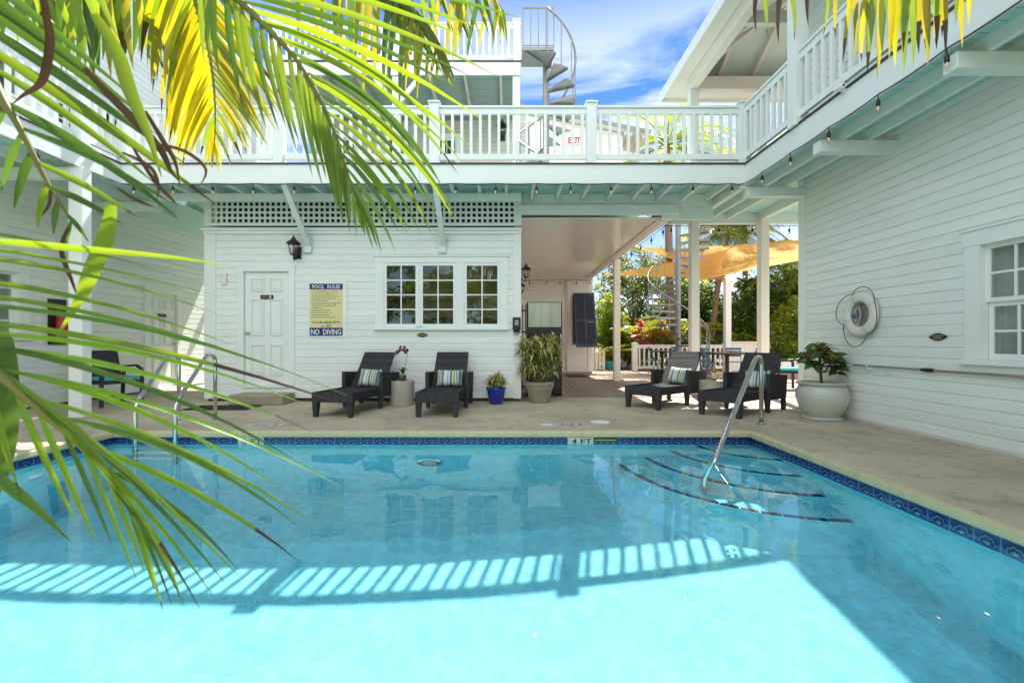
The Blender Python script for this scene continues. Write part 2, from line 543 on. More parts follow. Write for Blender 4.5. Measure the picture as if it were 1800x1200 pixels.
def tilemat():
    m = bpy.data.materials.new('blue_pool_tile')
    m.use_nodes = True
    n, p = nodes_of(m)
    p.inputs['Roughness'].default_value = 0.12
    u = n.nodes.new('ShaderNodeUVMap')
    sp = n.nodes.new('ShaderNodeSeparateXYZ')
    n.links.new(u.outputs['UV'], sp.inputs['Vector'])
    fx = mathn(n, 'SUBTRACT', mathn(n, 'FRACT', sp.outputs['X']), .5)
    fy = mathn(n, 'SUBTRACT', sp.outputs['Y'], .48)
    d = mathn(n, 'SQRT', mathn(n, 'ADD', mathn(n, 'MULTIPLY', fx, fx), mathn(n, 'MULTIPLY', fy, fy)))
    # corner scrolls
    ax = mathn(n, 'SUBTRACT', .5, mathn(n, 'ABSOLUTE', fx))
    d2 = mathn(n, 'SQRT', mathn(n, 'ADD', mathn(n, 'MULTIPLY', ax, ax), mathn(n, 'MULTIPLY', fy, fy)))
    ang = mathn(n, 'ARCTAN2', fx, fy)
    pet = mathn(n, 'MULTIPLY', mathn(n, 'SINE', mathn(n, 'MULTIPLY', ang, 8)), .025)
    d = mathn(n, 'ADD', d, pet)
    r = n.nodes.new('ShaderNodeValToRGB')
    r.color_ramp.interpolation = 'CONSTANT'
    e = r.color_ramp.elements
    seq = [(0, (.5, .62, .72)), (.055, (.008, .018, .09)), (.10, (.12, .24, .42)), (.15, (.005, .009, .035)), (.26, (.015, .06, .26)), (.31, (.14, .26, .42)), (.335, (.004, .008, .035)), (.43, (.01, .035, .15))]
    e[0].position, e[0].color = 0, (*seq[0][1], 1)
    e[1].position, e[1].color = seq[1][0], (*seq[1][1], 1)
    for q, c in seq[2:]:
        e.new(q).color = (*c, 1)
    n.links.new(d, r.inputs['Fac'])
    r2 = n.nodes.new('ShaderNodeValToRGB')
    r2.color_ramp.interpolation = 'CONSTANT'
    e = r2.color_ramp.elements
    e[0].position, e[0].color = 0, (.3, .45, .62, 1)
    e[1].position, e[1].color = .05, (0, 0, 0, 1)
    e.new(.13).color = (.05, .15, .4, 1)
    e.new(.17).color = (0, 0, 0, 1)
    n.links.new(d2, r2.inputs['Fac'])
    mx = n.nodes.new('ShaderNodeMix')
    mx.data_type = 'RGBA'
    mx.blend_type = 'ADD'
    mx.inputs['Factor'].default_value = 1
    n.links.new(r.outputs['Color'], mx.inputs['A'])
    n.links.new(r2.outputs['Color'], mx.inputs['B'])
    # grout line between tiles
    gr = mathn(n, 'LESS_THAN', ax, .015)
    m2 = n.nodes.new('ShaderNodeMix')
    m2.data_type = 'RGBA'
    n.links.new(gr, m2.inputs['Factor'])
    n.links.new(mx.outputs['Result'], m2.inputs['A'])
    m2.inputs['B'].default_value = (.12, .2, .3, 1)
    n.links.new(m2.outputs['Result'], p.inputs['Base Color'])
    return m


M['tile'] = tilemat()


def steptile():
    m = bpy.data.materials.new('step_edge_tile')
    m.use_nodes = True
    n, p = nodes_of(m)
    p.inputs['Roughness'].default_value = 0.3
    g = n.nodes.new('ShaderNodeNewGeometry')
    r = n.nodes.new('ShaderNodeValToRGB')
    r.color_ramp.interpolation = 'CONSTANT'
    e = r.color_ramp.elements
    e[0].position, e[0].color = 0, (.004, .008, .10, 1)
    e[1].position, e[1].color = .72, (.014, .006, .085, 1)
    e.new(.93).color = (.24, .07, .07, 1)
    n.links.new(g.outputs['Random Per Island'], r.inputs['Fac'])
    n.links.new(r.outputs['Color'], p.inputs['Base Color'])
    return m


M['steptile'] = steptile()


# ------------------------------------------------------------------ mesh builder
class MB:
    def __init__(s):
        s.v, s.f, s.m = [], [], []

    def add(s, vs, fs, mi=0):
        o = len(s.v)
        s.v.extend([tuple(x) for x in vs])
        s.f.extend([tuple(i + o for i in q) for q in fs])
        s.m.extend([mi] * len(fs))

    def box(s, x0, x1, y0, y1, z0, z1, mi=0):
        s.add([(x0, y0, z0), (x1, y0, z0), (x1, y1, z0), (x0, y1, z0), (x0, y0, z1), (x1, y0, z1), (x1, y1, z1), (x0, y1, z1)],
              [(0, 3, 2, 1), (4, 5, 6, 7), (0, 1, 5, 4), (1, 2, 6, 5), (2, 3, 7, 6), (3, 0, 4, 7)], mi)

    def hexa(s, pts, mi=0):
        s.add(pts, [(0, 3, 2, 1), (4, 5, 6, 7), (0, 1, 5, 4), (1, 2, 6, 5), (2, 3, 7, 6), (3, 0, 4, 7)], mi)

    def bar(s, p, q, wd, ht, up=(0, 0, 1), mi=0):
        p, q = Vector(p), Vector(q)
        t = (q - p).normalized()
        u = Vector(up)
        a = t.cross(u)
        if a.length < 1e-4:
            a = t.cross(Vector((1, 0, 0)))
        a.normalize()
        b = a.cross(t).normalized()
        a *= wd / 2
        b *= ht / 2
        s.hexa([p - a - b, p + a - b, q + a - b, q - a - b, p - a + b, p + a + b, q + a + b, q - a + b], mi)

    def tube(s, pts, r, n=8, closed=False, mi=0):
        pts = [Vector(p) for p in pts]
        N = len(pts)
        rs = r if isinstance(r, (list, tuple)) else [r] * N
        vs, fs = [], []
        a = None
        for i, p in enumerate(pts):
            if closed:
                t = (pts[(i + 1) % N] - pts[i - 1])
            else:
                t = pts[min(i + 1, N - 1)] - pts[max(i - 1, 0)]
            t.normalize()
            if a is None:
                a = t.orthogonal().normalized()
            else:
                a = (a - t * a.dot(t))
                a = a.normalized() if a.length > 1e-6 else t.orthogonal().normalized()
            b = t.cross(a)
            for k in range(n):
                th = 2 * math.pi * k / n
                vs.append(p + (a * math.cos(th) + b * math.sin(th)) * rs[i])
        for i in range(N if closed else N - 1):
            j = (i + 1) % N
            for k in range(n):
                l = (k + 1) % n
                fs.append((i * n + k, i * n + l, j * n + l, j * n + k))
        if not closed:
            fs.append(tuple(range(n - 1, -1, -1)))
            fs.append(tuple((N - 1) * n + k for k in range(n)))
        s.add(vs, fs, mi)

    def lathe(s, prof, c=(0, 0, 0), n=32, mi=0, mtx=None):
        vs, fs = [], []
        c = Vector(c)
        for (r, z) in prof:
            for k in range(n):
                th = 2 * math.pi * k / n
                q = Vector((r * math.cos(th), r * math.sin(th), z))
                if mtx is not None:
                    q = mtx @ q
                vs.append(c + q)
        for i in range(len(prof) - 1):
            for k in range(n):
                l = (k + 1) % n
                fs.append((i * n + k, i * n + l, (i + 1) * n + l, (i + 1) * n + k))
        fs.append(tuple(range(n - 1, -1, -1)))
        fs.append(tuple((len(prof) - 1) * n + k for k in range(n)))
        s.add(vs, fs, mi)

    def prism(s, poly, d, mi=0):
        """poly: closed list of 3-D points, extruded by vector d"""
        n = len(poly)
        d = Vector(d)
        p = [Vector(q) for q in poly]
        s.add(p + [q + d for q in p], [tuple(range(n - 1, -1, -1)), tuple(range(n, 2 * n))] + [(i, (i + 1) % n, n + (i + 1) % n, n + i) for i in range(n)], mi)

    def quad(s, a, b, c, d, mi=0):
        s.add([a, b, c, d], [(0, 1, 2, 3)], mi)

    def text(s, body, c, right, up, width=None, height=0.1, mi=0, bold=0.0, lift=0.0):
        cu = bpy.data.curves.new('lettering', 'FONT')
        cu.body = body
        cu.size = 1
        cu.offset = bold
        cu.resolution_u = 3
        o = bpy.data.objects.new('lettering', cu)
        COL.objects.link(o)
        dg = bpy.context.evaluated_depsgraph_get()
        me = bpy.data.meshes.new_from_object(o.evaluated_get(dg))
        vs = [v.co.copy() for v in me.vertices]
        fs = [tuple(q.vertices) for q in me.polygons]
        bpy.data.objects.remove(o)
        bpy.data.curves.remove(cu)
        bpy.data.meshes.remove(me)
        if not vs:
            return
        x0, x1 = min(v.x for v in vs), max(v.x for v in vs)
        y0, y1 = min(v.y for v in vs), max(v.y for v in vs)
        ky = height / 0.73
        kx = ky if width is None else width / (x1 - x0)
        right, up, c = Vector(right), Vector(up), Vector(c)
        nn = right.cross(up)
        s.add([c + right * ((v.x - (x0 + x1) / 2) * kx) + up * ((v.y - 0.365) * ky) + nn * lift for v in vs], fs, mi)

    def build(s, name, mats, parent=None, smooth=False, bevel=0.0, recalc=True, sharp=None, origin=None):
        me = bpy.data.meshes.new(name)
        off = Vector((0, 0, 0))
        r = parent
        while r is not None and r.parent is not None:
            r = r.parent
        if r is not None:
            off = r.location.copy()
        elif origin is not None:
            off = Vector(origin)
        if isinstance(mats, bpy.types.Material):
            mats = [mats]
        me.from_pydata([(a - off.x, b - off.y, c - off.z) for a, b, c in s.v], [], s.f)
        for q in mats:
            me.materials.append(q)
        if len(mats) > 1:
            me.polygons.foreach_set('material_index', s.m)
        if recalc:
            bm = bmesh.new()
            bm.from_mesh(me)
            bmesh.ops.recalc_face_normals(bm, faces=bm.faces)
            bm.to_mesh(me)
            bm.free()
        if smooth:
            me.polygons.foreach_set('use_smooth', [True] * len(me.polygons))
            if sharp:
                me.set_sharp_from_angle(angle=R(sharp))
        me.update()
        o = bpy.data.objects.new(name, me)
        COL.objects.link(o)
        if parent is not None:
            o.parent = parent
        elif origin is not None:
            o.location = off
        if bevel:
            b = o.modifiers.new('bevel', 'BEVEL')
            b.width = bevel
            b.segments = 2
            b.limit_method = 'ANGLE'
            b.harden_normals = False
        return o


def tag(o, label=None, cat=None, group=None, kind=None):
    if label:
        o['label'] = label
    if cat:
        o['category'] = cat
    if group:
        o['group'] = group
    if kind:
        o['kind'] = kind
    return o


def thing(name, label, cat, loc=(0, 0, 0), rotz=0.0, group=None):
    o = bpy.data.objects.new(name, None)
    COL.objects.link(o)
    o.location = loc
    o.rotation_euler = (0, 0, rotz)
    o.empty_display_size = 0.1
    return tag(o, label, cat, group)


def struct(name, mb, m, **k):
    return tag(mb.build(name, m, **k), kind='structure')


def kids(o):
    return [c for c in COL.objects if c.parent == o]


def dup(o, loc=None, rotz=None, label=None, parent=None):
    c = o.copy()
    COL.objects.link(c)
    if parent is not None:
        c.parent = parent
    for ch in list(o.children):
        dup(ch, parent=c)
    if loc is not None:
        c.location = loc
    if rotz is not None:
        c.rotation_euler = (0, 0, rotz)
    if label:
        c['label'] = label
    return c


def inst(o, parent, loc):
    """another copy of a part, sharing its mesh, at a world position"""
    c = o.copy()
    COL.objects.link(c)
    r = parent
    while r.parent is not None:
        r = r.parent
    c.parent = parent
    c.location = Vector(loc) - r.location
    return c


# wall frames: u along the wall, d outwards, z up
class Wall:
    def __init__(s, kind, plane):
        s.k, s.p = kind, plane

    def pt(s, u, d, z):
        if s.k == 'front':
            return Vector((u, s.p - d, z))
        if s.k == 'west':
            return Vector((s.p - d, u, z))
        return Vector((s.p + d, u, z))      # 'east' faces +X

    @property
    def right(s):
        return {'front': Vector((1, 0, 0)), 'west': Vector((0, -1, 0)), 'east': Vector((0, 1, 0))}[s.k]

    def box(s, mb, u0, u1, d0, d1, z0, z1, mi=0):
        a, b = s.pt(u0, d0, z0), s.pt(u1, d1, z1)
        mb.box(min(a.x, b.x), max(a.x, b.x), min(a.y, b.y), max(a.y, b.y), z0, z1, mi)

    def siding(s, mb, u0, u1, z0, z1, ops=(), pitch=0.120, off=0.0115):
        prof = [(0, off), (0.098, off * .93), (0.107, off * .55), (0.113, 0.001), (pitch, 0.0)]

        def dd(t):
            for (a, x), (b, y) in zip(prof, prof[1:]):
                if t <= b + 1e-9:
                    return x + (y - x) * (t - a) / (b - a)
            return 0
        k = 0
        jr = random.Random(int(abs(u0 * 977 + z0 * 131 + s.p * 53)))
        while z0 + k * pitch < z1 - 1e-4:
            cuts = []
            cu = u0 + jr.uniform(.4, 4.2)
            while cu < u1 - .3:
                cuts.append(cu)
                cu += jr.uniform(2.2, 4.8)
            zb = z0 + k * pitch
            k += 1
            zt = min(zb + pitch, z1)
            br = sorted(set([zb + p[0] for p in prof if zb + p[0] < zt] + [zt] + [z for o in ops for z in (o[2], o[3]) if zb < z < zt]))
            for j, (a, b) in enumerate(zip(br, br[1:])):
                mid = (a + b) / 2
                iv = [(u0, u1)]
                for o in ops:
                    if o[2] < mid < o[3]:
                        nv = []
                        for (p, q) in iv:
                            if o[1] <= p or o[0] >= q:
                                nv.append((p, q))
                            else:
                                if o[0] > p:
                                    nv.append((p, o[0]))
                                if o[1] < q:
                                    nv.append((o[1], q))
                        iv = nv
                for cu in cuts:
                    nv = []
                    for (p, q) in iv:
                        nv += [(p, cu - .0015), (cu + .0015, q)] if p + .05 < cu < q - .05 else [(p, q)]
                    iv = nv
                da, db = dd(a - zb), dd(b - zb)
                for (p, q) in iv:
                    if j == 0:
                        mb.quad(s.pt(p, 0, a), s.pt(q, 0, a), s.pt(q, da, a), s.pt(p, da, a))
                    mb.quad(s.pt(p, da, a), s.pt(q, da, a), s.pt(q, db, b), s.pt(p, db, b))

    def slab(s, mb, u0, u1, z0, z1, d0, d1, ops=()):
        ops = [(o[0] - .007, o[1] + .007, o[2] - .007, o[3] + .007) for o in ops]
        us = sorted(set([u0, u1] + [v for o in ops for v in o[:2] if u0 < v < u1]))
        zs = sorted(set([z0, z1] + [v for o in ops for v in o[2:] if z0 < v < z1]))
        for a, b in zip(us, us[1:]):
            run = None
            for c, d in zip(zs, zs[1:]):
                m, z = (a + b) / 2, (c + d) / 2
                if any(o[0] < m < o[1] and o[2] < z < o[3] for o in ops):
                    if run:
                        s.box(mb, a, b, d0, d1, run[0], run[1])
                    run = None
                else:
                    run = (run[0], d) if run else (c, d)
            if run:
                s.box(mb, a, b, d0, d1, run[0], run[1])


def window(parent, F, u0, u1, z0, z1, cols, rows, casing=0.11, inset=0.02, depth=0.5, sashm=None, curtain=None, room=True, hung=False, name='window', case_top=None):
    """a window as a part: casing mesh, with sash, pane and curtain as sub-parts"""
    mb = MB()
    c = casing
    if c:
        F.box(mb, u0 - c, u0, -.06, .034, z0, z1)
        F.box(mb, u1, u1 + c, -.06, .034, z0, z1)
        F.box(mb, u0 - c - .02, u1 + c + .02, -.06, .040, z1, z1 + c)
        F.box(mb, u0 - c - .035, u1 + c + .035, -.06, .055, z1 + c, z1 + c + .022)
        F.box(mb, u0 - c - .03, u1 + c + .03, -.06, .065, z0 - .05, z0)
    else:
        F.box(mb, u0 - .012, u0, -.06, .03, z0 - .012, z1 + .012)
        F.box(mb, u1, u1 + .012, -.06, .03, z0 - .012, z1 + .012)
        F.box(mb, u0, u1, -.06, .03, z1, z1 + .012)
        F.box(mb, u0, u1, -.06, .03, z0 - .012, z0)
    wo = mb.build(name, M['trim'], parent, bevel=.004)
    halves = [(z0, (z0 + z1) / 2, -inset - .03), ((z0 + z1) / 2, z1, -inset)] if hung else [(z0, z1, -inset)]
    for (a, b, d) in halves:
        sb = MB()
        fw = .042
        F.box(sb, u0, u0 + fw, d - .03, d, a, b)
        F.box(sb, u1 - fw, u1, d - .03, d, a, b)
        F.box(sb, u0 + fw, u1 - fw, d - .03, d, a, a + fw + (.02 if hung and a == z0 else 0))
        F.box(sb, u0 + fw, u1 - fw, d - .03, d, b - fw, b)
        for i in range(1, cols):
            x = u0 + fw + (u1 - u0 - 2 * fw) * i / cols
            F.box(sb, x - .011, x + .011, d - .026, d - .004, a + fw, b - fw)
        for i in range(1, rows):
            z = a + fw + (b - a - 2 * fw) * i / rows
            F.box(sb, u0 + fw, u1 - fw, d - .024, d - .006, z - .011, z + .011)
        sb.build('sash', sashm or M['trim'], wo, bevel=.002)
        pb = MB()
        F.box(pb, u0 + fw, u1 - fw, d - .017, d - .014, a + fw, b - fw)
        pb.build('pane', M['glass'], wo)
    if room:
        rb = MB()
        e = .03
        F.box(rb, u0 - .3, u1 + .3, -depth - .03, -depth, z0 - .3, z1 + .3)
        F.box(rb, u0 - .3, u0 - .3 + e, -depth, -.12, z0 - .3, z1 + .3)
        F.box(rb, u1 + .3 - e, u1 + .3, -depth, -.12, z0 - .3, z1 + .3)
        F.box(rb, u0 - .3, u1 + .3, -depth, -.12, z1 + .3 - e, z1 + .3)
        F.box(rb, u0 - .3, u1 + .3, -depth, -.12, z0 - .3, z0 - .3 + e)
        rb.build('interior', M['room'], wo)
    if curtain:
        for (a, b, mt) in curtain:
            cb = MB()
            n = 40
            pts = []
            for i in range(n + 1):
                t = i / n
                u = a + (b - a) * t
                dv = -.16 - .03 * math.sin(t * 19) - .012 * math.sin(t * 47 + 1)
                pts.append((u, dv))
            for (p, q) in zip(pts, pts[1:]):
                cb.quad(F.pt(p[0], p[1], z0 - .05), F.pt(q[0], q[1], z0 - .05), F.pt(q[0], q[1], z1 + .05), F.pt(p[0], p[1], z1 + .05))
            cb.build('curtain', mt, wo, smooth=True, recalc=False)
    return wo


def panel_door(parent, F, u0, u1, z0, z1, knob_left=True, casing=.11, plaque=True):
    mb = MB()
    F.box(mb, u0, u1, -.06, -.016, z0, z1)
    W = u1 - u0
    H = z1 - z0
    cw = (W - .11 * 2 - .10) / 2
    rows = [(0.09, .36), (.44, .76), (.83, .945)]
    for c in range(2):
        a = u0 + .11 + c * (cw + .10)
        for (r0, r1) in rows:
            za, zb = z0 + r0 * H, z0 + r1 * H
            t = .018
            F.box(mb, a, a + t, -.016, .004, za, zb)
            F.box(mb, a + cw - t, a + cw, -.016, .004, za, zb)
            F.box(mb, a + t, a + cw - t, -.016, .004, za, za + t)
            F.box(mb, a + t, a + cw - t, -.016, .004, zb - t, zb)
            F.box(mb, a + .04, a + cw - .04, -.016, -.002, za + .04, zb - .04)
    d = mb.build('door', M['trim'], parent, bevel=.004)
    cb = MB()
    F.box(cb, u0 - casing, u0 - .004, -.06, .036, z0 - .0, z1 + .004)
    F.box(cb, u1 + .004, u1 + casing, -.06, .036, z0, z1 + .004)
    F.box(cb, u0 - casing - .01, u1 + casing + .01, -.06, .040, z1 + .004, z1 + casing)
    cb.build('door_frame', M['trim'], d, bevel=.004)
    tb = MB()
    F.box(tb, u0 - .02, u1 + .02, -.05, .05, z0 - .04, z0 - .003)
    tb.build('threshold', M['trim'], d, bevel=.004)
    k = MB()
    ku = u0 + .06 if knob_left else u1 - .06
    kz = z0 + .46 * H
    p = [F.pt(ku, x, kz) for x in (-.012, .0, .02, .035, .05, .06)]
    k.tube(p, [.028, .028, .012, .022, .026, .008], 14)
    k.build('handle', M['steel'], d, smooth=True)
    return d


# ------------------------------------------------------------------ setting: pool, decks, ground
PX0, PX1, PY0, PY1 = -4.63, 2.84, 0.95, 5.35
WZ, FZ = -0.14, -1.49


def floorz(x):
    """the floor falls from 4 ft on the right to over 5 ft on the left"""
    return WZ - (1.62 - .095 * x)


TZ0, TZ1 = -0.225, -0.075

mb = MB()      # concrete deck round the pool
xa, xb, ya, yb = -12.0, 11.0, -4.0, 8.57
c = .30
for (x0, x1, y0, y1) in ((xa, xb, PY1 + c, yb), (xa, xb, ya, PY0 - c), (xa, PX0 - c, PY0 - c, PY1 + c), (PX1 + c, xb, PY0 - c, PY1 + c), (xa, 0.2, yb, 16.6)):
    mb.box(x0, x1, y0, y1, -.4, 0)
struct('pool_deck', mb, M['concrete'])

mb = MB()      # coping: a rounded concrete nosing round the pool
prof = [(-c, -.10), (-c, .002), (-.02, .003), (.006, -.004), (.018, -.02), (.018, -.06), (.010, -.073), (-.03, -.075), (-.03, -.10)]
corner = [(PX0, PY0, 1, 1), (PX1, PY0, -1, 1), (PX1, PY1, -1, -1), (PX0, PY1, 1, -1)]
ring = []
for (x, y, sx_, sy_) in corner:
    ring.append([(x + d * sx_, y + d * sy_, z) for d, z in prof])
for i in range(4):
    A, B = ring[i], ring[(i + 1) % 4]
    for j in range(len(prof)):
        k = (j + 1) % len(prof)
        mb.quad(A[j], B[j], B[k], A[k], 1 if j == 1 else 0)
cop = struct('pool_coping', mb, [M['coping'], M['concrete']])

mb = MB()      # basin
mb.quad((PX0, PY0, floorz(PX0)), (PX1, PY0, floorz(PX1)), (PX1, PY1, floorz(PX1)), (PX0, PY1, floorz(PX0)))
for (a, b) in (((PX0, PY0), (PX1, PY0)), ((PX1, PY0), (PX1, PY1)), ((PX1, PY1), (PX0, PY1)), ((PX0, PY1), (PX0, PY0))):
    mb.quad((*a, floorz(a[0])), (*b, floorz(b[0])), (*b, -.08), (*a, -.08))
basin = struct('pool_basin', mb, M['plaster'], recalc=False)

mb = MB()      # waterline tile band, one sheet 4 mm off each pool wall
e = .004
uvs = []
for (a, b, n_) in (((PX0, PY1 - e), (PX1, PY1 - e), 49), ((PX1 - e, PY1), (PX1 - e, PY0), 29), ((PX0 + e, PY0), (PX0 + e, PY1), 29), ((PX1, PY0 + e), (PX0, PY0 + e), 49)):
    mb.quad((*a, TZ0), (*b, TZ0), (*b, TZ1), (*a, TZ1))
    uvs += [(0, 0), (n_, 0), (n_, 1), (0, 1)]
tiles = struct('pool_tile_band', mb, M['tile'], recalc=False)
uvl = tiles.data.uv_layers.new(name='UVMap')
uvl.data.foreach_set('uv', [q for p in uvs for q in p])

mb = MB()      # corner steps
STEPS = [(.64, -.29), (.94, -.555), (1.25, -.80), (1.56, -1.05)]
for (r, z) in STEPS:
    n = 28
    poly = [(PX1, PY1, FZ + .002)]
    for i in range(n + 1):
        th = math.pi + math.pi / 2 * i / n
        rr = r * (1 - .07 * math.sin(math.pi * i / n))
        poly.append((PX1 + rr * math.cos(th), PY1 + rr * math.sin(th) * 1.04, FZ + .002))
    mb.prism(poly, (0, 0, z - FZ - .002))
n = 28      # coved skirt between the lowest step and the floor
rows = []
for (dr, zz_) in ((.0, -1.10), (.02, -1.28), (.06, -1.40), (.13, -1.50), (.22, -1.58), (.30, -1.70)):
    row = []
    for i in range(n + 1):
        th = math.pi + math.pi / 2 * i / n
        rr = (1.561 + dr) * (1 - .07 * math.sin(math.pi * i / n))
        row.append((PX1 + rr * math.cos(th), PY1 + rr * math.sin(th) * 1.04, zz_))
    rows.append(row)
for a_, b_ in zip(rows, rows[1:]):
    for i in range(n):
        mb.quad(a_[i], a_[i + 1], b_[i + 1], b_[i])
steps = struct('pool_steps', mb, M['plaster'])
mb = MB()
for (r, z) in STEPS:
    n = 14 if r > 1 else 9
    for i in range(n):
        pts = []
        for (f, dr) in ((i + .04, -.055), (i + .96, -.055), (i + .96, .004), (i + .04, .004)):
            t = f / n
            th = math.pi + math.pi / 2 * t
            rr = (r + dr) * (1 - .07 * math.sin(math.pi * t))
            pts.append((PX1 + rr * math.cos(th), PY1 + rr * math.sin(th) * 1.04, z + .001))
        mb.prism(pts, (0, 0, .006))
stiles = struct('pool_step_tiles', mb, M['steptile'])

# water surface with a faint ripple
nx, ny = 170, 110
xs = np.linspace(PX0, PX1, nx)
ys = np.linspace(PY0, PY1, ny)
X, Y = np.meshgrid(xs, ys)
rs = np.random.RandomState(3)
Z = np.zeros_like(X)
for k in range(16):
    a = rs.rand() * 2 * np.pi
    wl = rs.uniform(.22, 1.3)
    Z += .0005 * wl / 1.0 * np.sin((X * np.cos(a) + Y * np.sin(a)) * 2 * np.pi / wl + rs.rand() * 6.28) * .8
me = bpy.data.meshes.new('water')
V = np.stack([X, Y, WZ + Z], -1).reshape(-1, 3)
F_ = [(j * nx + i, j * nx + i + 1, (j + 1) * nx + i + 1, (j + 1) * nx + i) for j in range(ny - 1) for i in range(nx - 1)]
me.from_pydata(V.tolist(), [], F_)
me.materials.append(M['water'])
me.polygons.foreach_set('use_smooth', [True] * len(me.polygons))
water = bpy.data.objects.new('pool_water', me)
COL.objects.link(water)
tag(water, kind='structure')
water.cycles.is_caustics_caster = True
for o in (basin, tiles, steps, stiles):
    o.cycles.is_caustics_receiver = True

mb = MB()      # wooden deck of the passage and courtyard, boards run away from the camera
x = 0.2
while x < 11.0:
    mb.box(x + .006, x + .134, 8.575, 16.6, -.03, .012)
    x += .14
struct('wood_deck', mb, M['deckwood'])
mb = MB()      # ground sheet with the pool deck standing in it
for (x0, x1, y0, y1) in ((-500, 500, 16.6, 900), (-500, 500, -300, -4.0), (-500, -12, -4, 16.6), (11, 500, -4, 16.6), (0.2, 11, 8.57, 16.6)):
    mb.quad((x0, y0, -.06), (x1, y0, -.06), (x1, y1, -.06), (x0, y1, -.06))
struct('ground', mb, M['ground'], recalc=False)

# ------------------------------------------------------------------ pool house (shed)
SY = 8.0
FS = Wall('front', SY)
shed = thing('pool_house', 'white clapboard pool house with lattice top, panel door and triple window', 'building', (-2.5, SY, 0))
DOOR = (-4.63, -3.85, .28, 2.27)
WINS = [(-2.17, -1.58), (-1.535, -.92), (-.765, -.145)]
WZ0, WZ1 = 1.315, 2.42
OPS = [(DOOR[0], DOOR[1], DOOR[2] - .04, DOOR[3])] + [(a, b, WZ0, WZ1) for a, b in WINS]
sx0, sx1 = -5.30, .215
mb = MB()
FS.siding(mb, sx0, sx1, .06, 2.93, OPS)
FS.slab(mb, sx0, sx1, .06, 3.02, -.12, -.002, OPS)
mb.box(sx0, sx0 + .1, SY + .12, 15.4, .06, 3.7)
mb.box(sx1 - .1, sx1, SY + .12, 15.4, .06, 3.7)
mb.build('wall', M['siding'], shed, recalc=False)
mb = MB()
mb.box(sx0 + .02, sx1 - .02, SY + .02, SY + .3, -.02, .055)
mb.build('foundation', M['dark'], shed)
for (a, b) in ((sx0 - .02, sx0 + .18), (sx1 - .12, sx1 + .015)):
    mb = MB()
    FS.box(mb, a, b, -.01, .036, .05, 2.93)
    mb.build('corner_board', M['trim'], shed, bevel=.004)
mb = MB()
FS.box(mb, sx0 - .03, sx1 + .02, -.02, .05, 2.93, 2.985)
FS.box(mb, sx0 - .06, sx1 + .03, -.02, .085, 2.985, 3.02)
FS.box(mb, sx0 - .04, sx1 + .02, -.02, .03, 3.02, 3.048)
mb.build('cornice', M['trim'], shed, bevel=.005)
mb = MB()
FS.box(mb, -4.75, -3.73, .0, .03, .05, .235)
mb.build('door_panel_base', M['trim'], shed, bevel=.004)
d = panel_door(shed, FS, *DOOR)
# lattice
mb = MB()
lz0, lz1 = 3.115, 3.60
lx0, lx1 = -5.22, .12
n = int((lx1 - lx0) / .094)
for i in range(n + 1):
    u = lx0 + (lx1 - lx0) * i / n
    FS.box(mb, u - .019, u + .019, .004, .012, lz0, lz1)
for i in range(6):
    z = lz0 + (lz1 - lz0) * i / 5
    FS.box(mb, lx0, lx1, .013, .021, z - .019, z + .019)
mb.build('lattice', M['joist'], shed)
mb = MB()
for (a, b, c0, c1) in ((sx0 - .02, sx1 + .02, lz1 - .01, 3.66), (sx0 - .02, sx1 + .02, 3.075, 3.12), (sx0 - .02, lx0 + .03, 3.12, lz1 - .01), (lx1 - .02, sx1 + .02, 3.12, lz1 - .01), (-2.52, -2.47, 3.12, lz1 - .01)):
    FS.box(mb, a, b, .0, .04, c0, c1)
mb.build('lattice_frame', M['joist'], shed, bevel=.003)
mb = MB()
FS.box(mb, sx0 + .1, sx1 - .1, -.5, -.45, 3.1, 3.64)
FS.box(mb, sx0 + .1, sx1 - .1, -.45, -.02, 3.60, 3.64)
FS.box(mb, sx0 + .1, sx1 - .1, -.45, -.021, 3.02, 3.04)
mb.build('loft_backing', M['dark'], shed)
# triple window
wins = []
for i, (a, b) in enumerate(WINS):
    wins.append(window(shed, FS, a, b, WZ0, WZ1, 2, 4, casing=0, inset=-.022, room=False, depth=1.2))
mb = MB()
FS.box(mb, -2.33, WINS[0][0] - .012, -.06, .036, WZ0 - .012, WZ1 + .012)
FS.box(mb, WINS[2][1] + .012, .0, -.06, .036, WZ0 - .012, WZ1 + .012)
FS.box(mb, WINS[1][1] + .012, WINS[2][0] - .012, -.06, .036, WZ0 - .012, WZ1 + .012)
FS.box(mb, WINS[0][1] + .012, WINS[1][0] - .012, -.06, .028, WZ0 - .012, WZ1 + .012)
FS.box(mb, -2.33, .0, -.06, .038, WZ1 + .012, WZ1 + .11)
FS.box(mb, -2.36, .03, -.06, .06, WZ1 + .11, WZ1 + .135)
FS.box(mb, -2.35, .02, -.06, .07, WZ0 - .065, WZ0 - .012)
mb.build('window_casing', M['trim'], shed, bevel=.004)
mb = MB()
for (a, b, c0, c1, z0, z1) in ((-2.6, .1, -1.9, -1.87, .8, 2.9), (-2.6, -2.57, -1.87, -.13, .8, 2.9), (.07, .1, -1.87, -.13, .8, 2.9), (-2.57, .07, -1.87, -.13, 2.87, 2.9), (-2.57, .07, -1.87, -.13, .8, .83)):
    FS.box(mb, a, b, c0, c1, z0, z1)
FS.box(mb, -2.4, -.2, -1.8, -1.5, 1.95, 1.99)
FS.box(mb, -2.4, -.2, -1.8, -1.5, 1.55, 1.59)
mb.build('interior', M['room'], shed)
for u in (-1.60, -1.545):
    mb = MB()
    mb.tube([FS.pt(u, .035, 1.29), FS.pt(u, .06, 1.30), FS.pt(u + .05, .065, 1.315), FS.pt(u - .03, .065, 1.285)], .006, 8)
    mb.build('window_latch', M['steel'], shed, smooth=True)

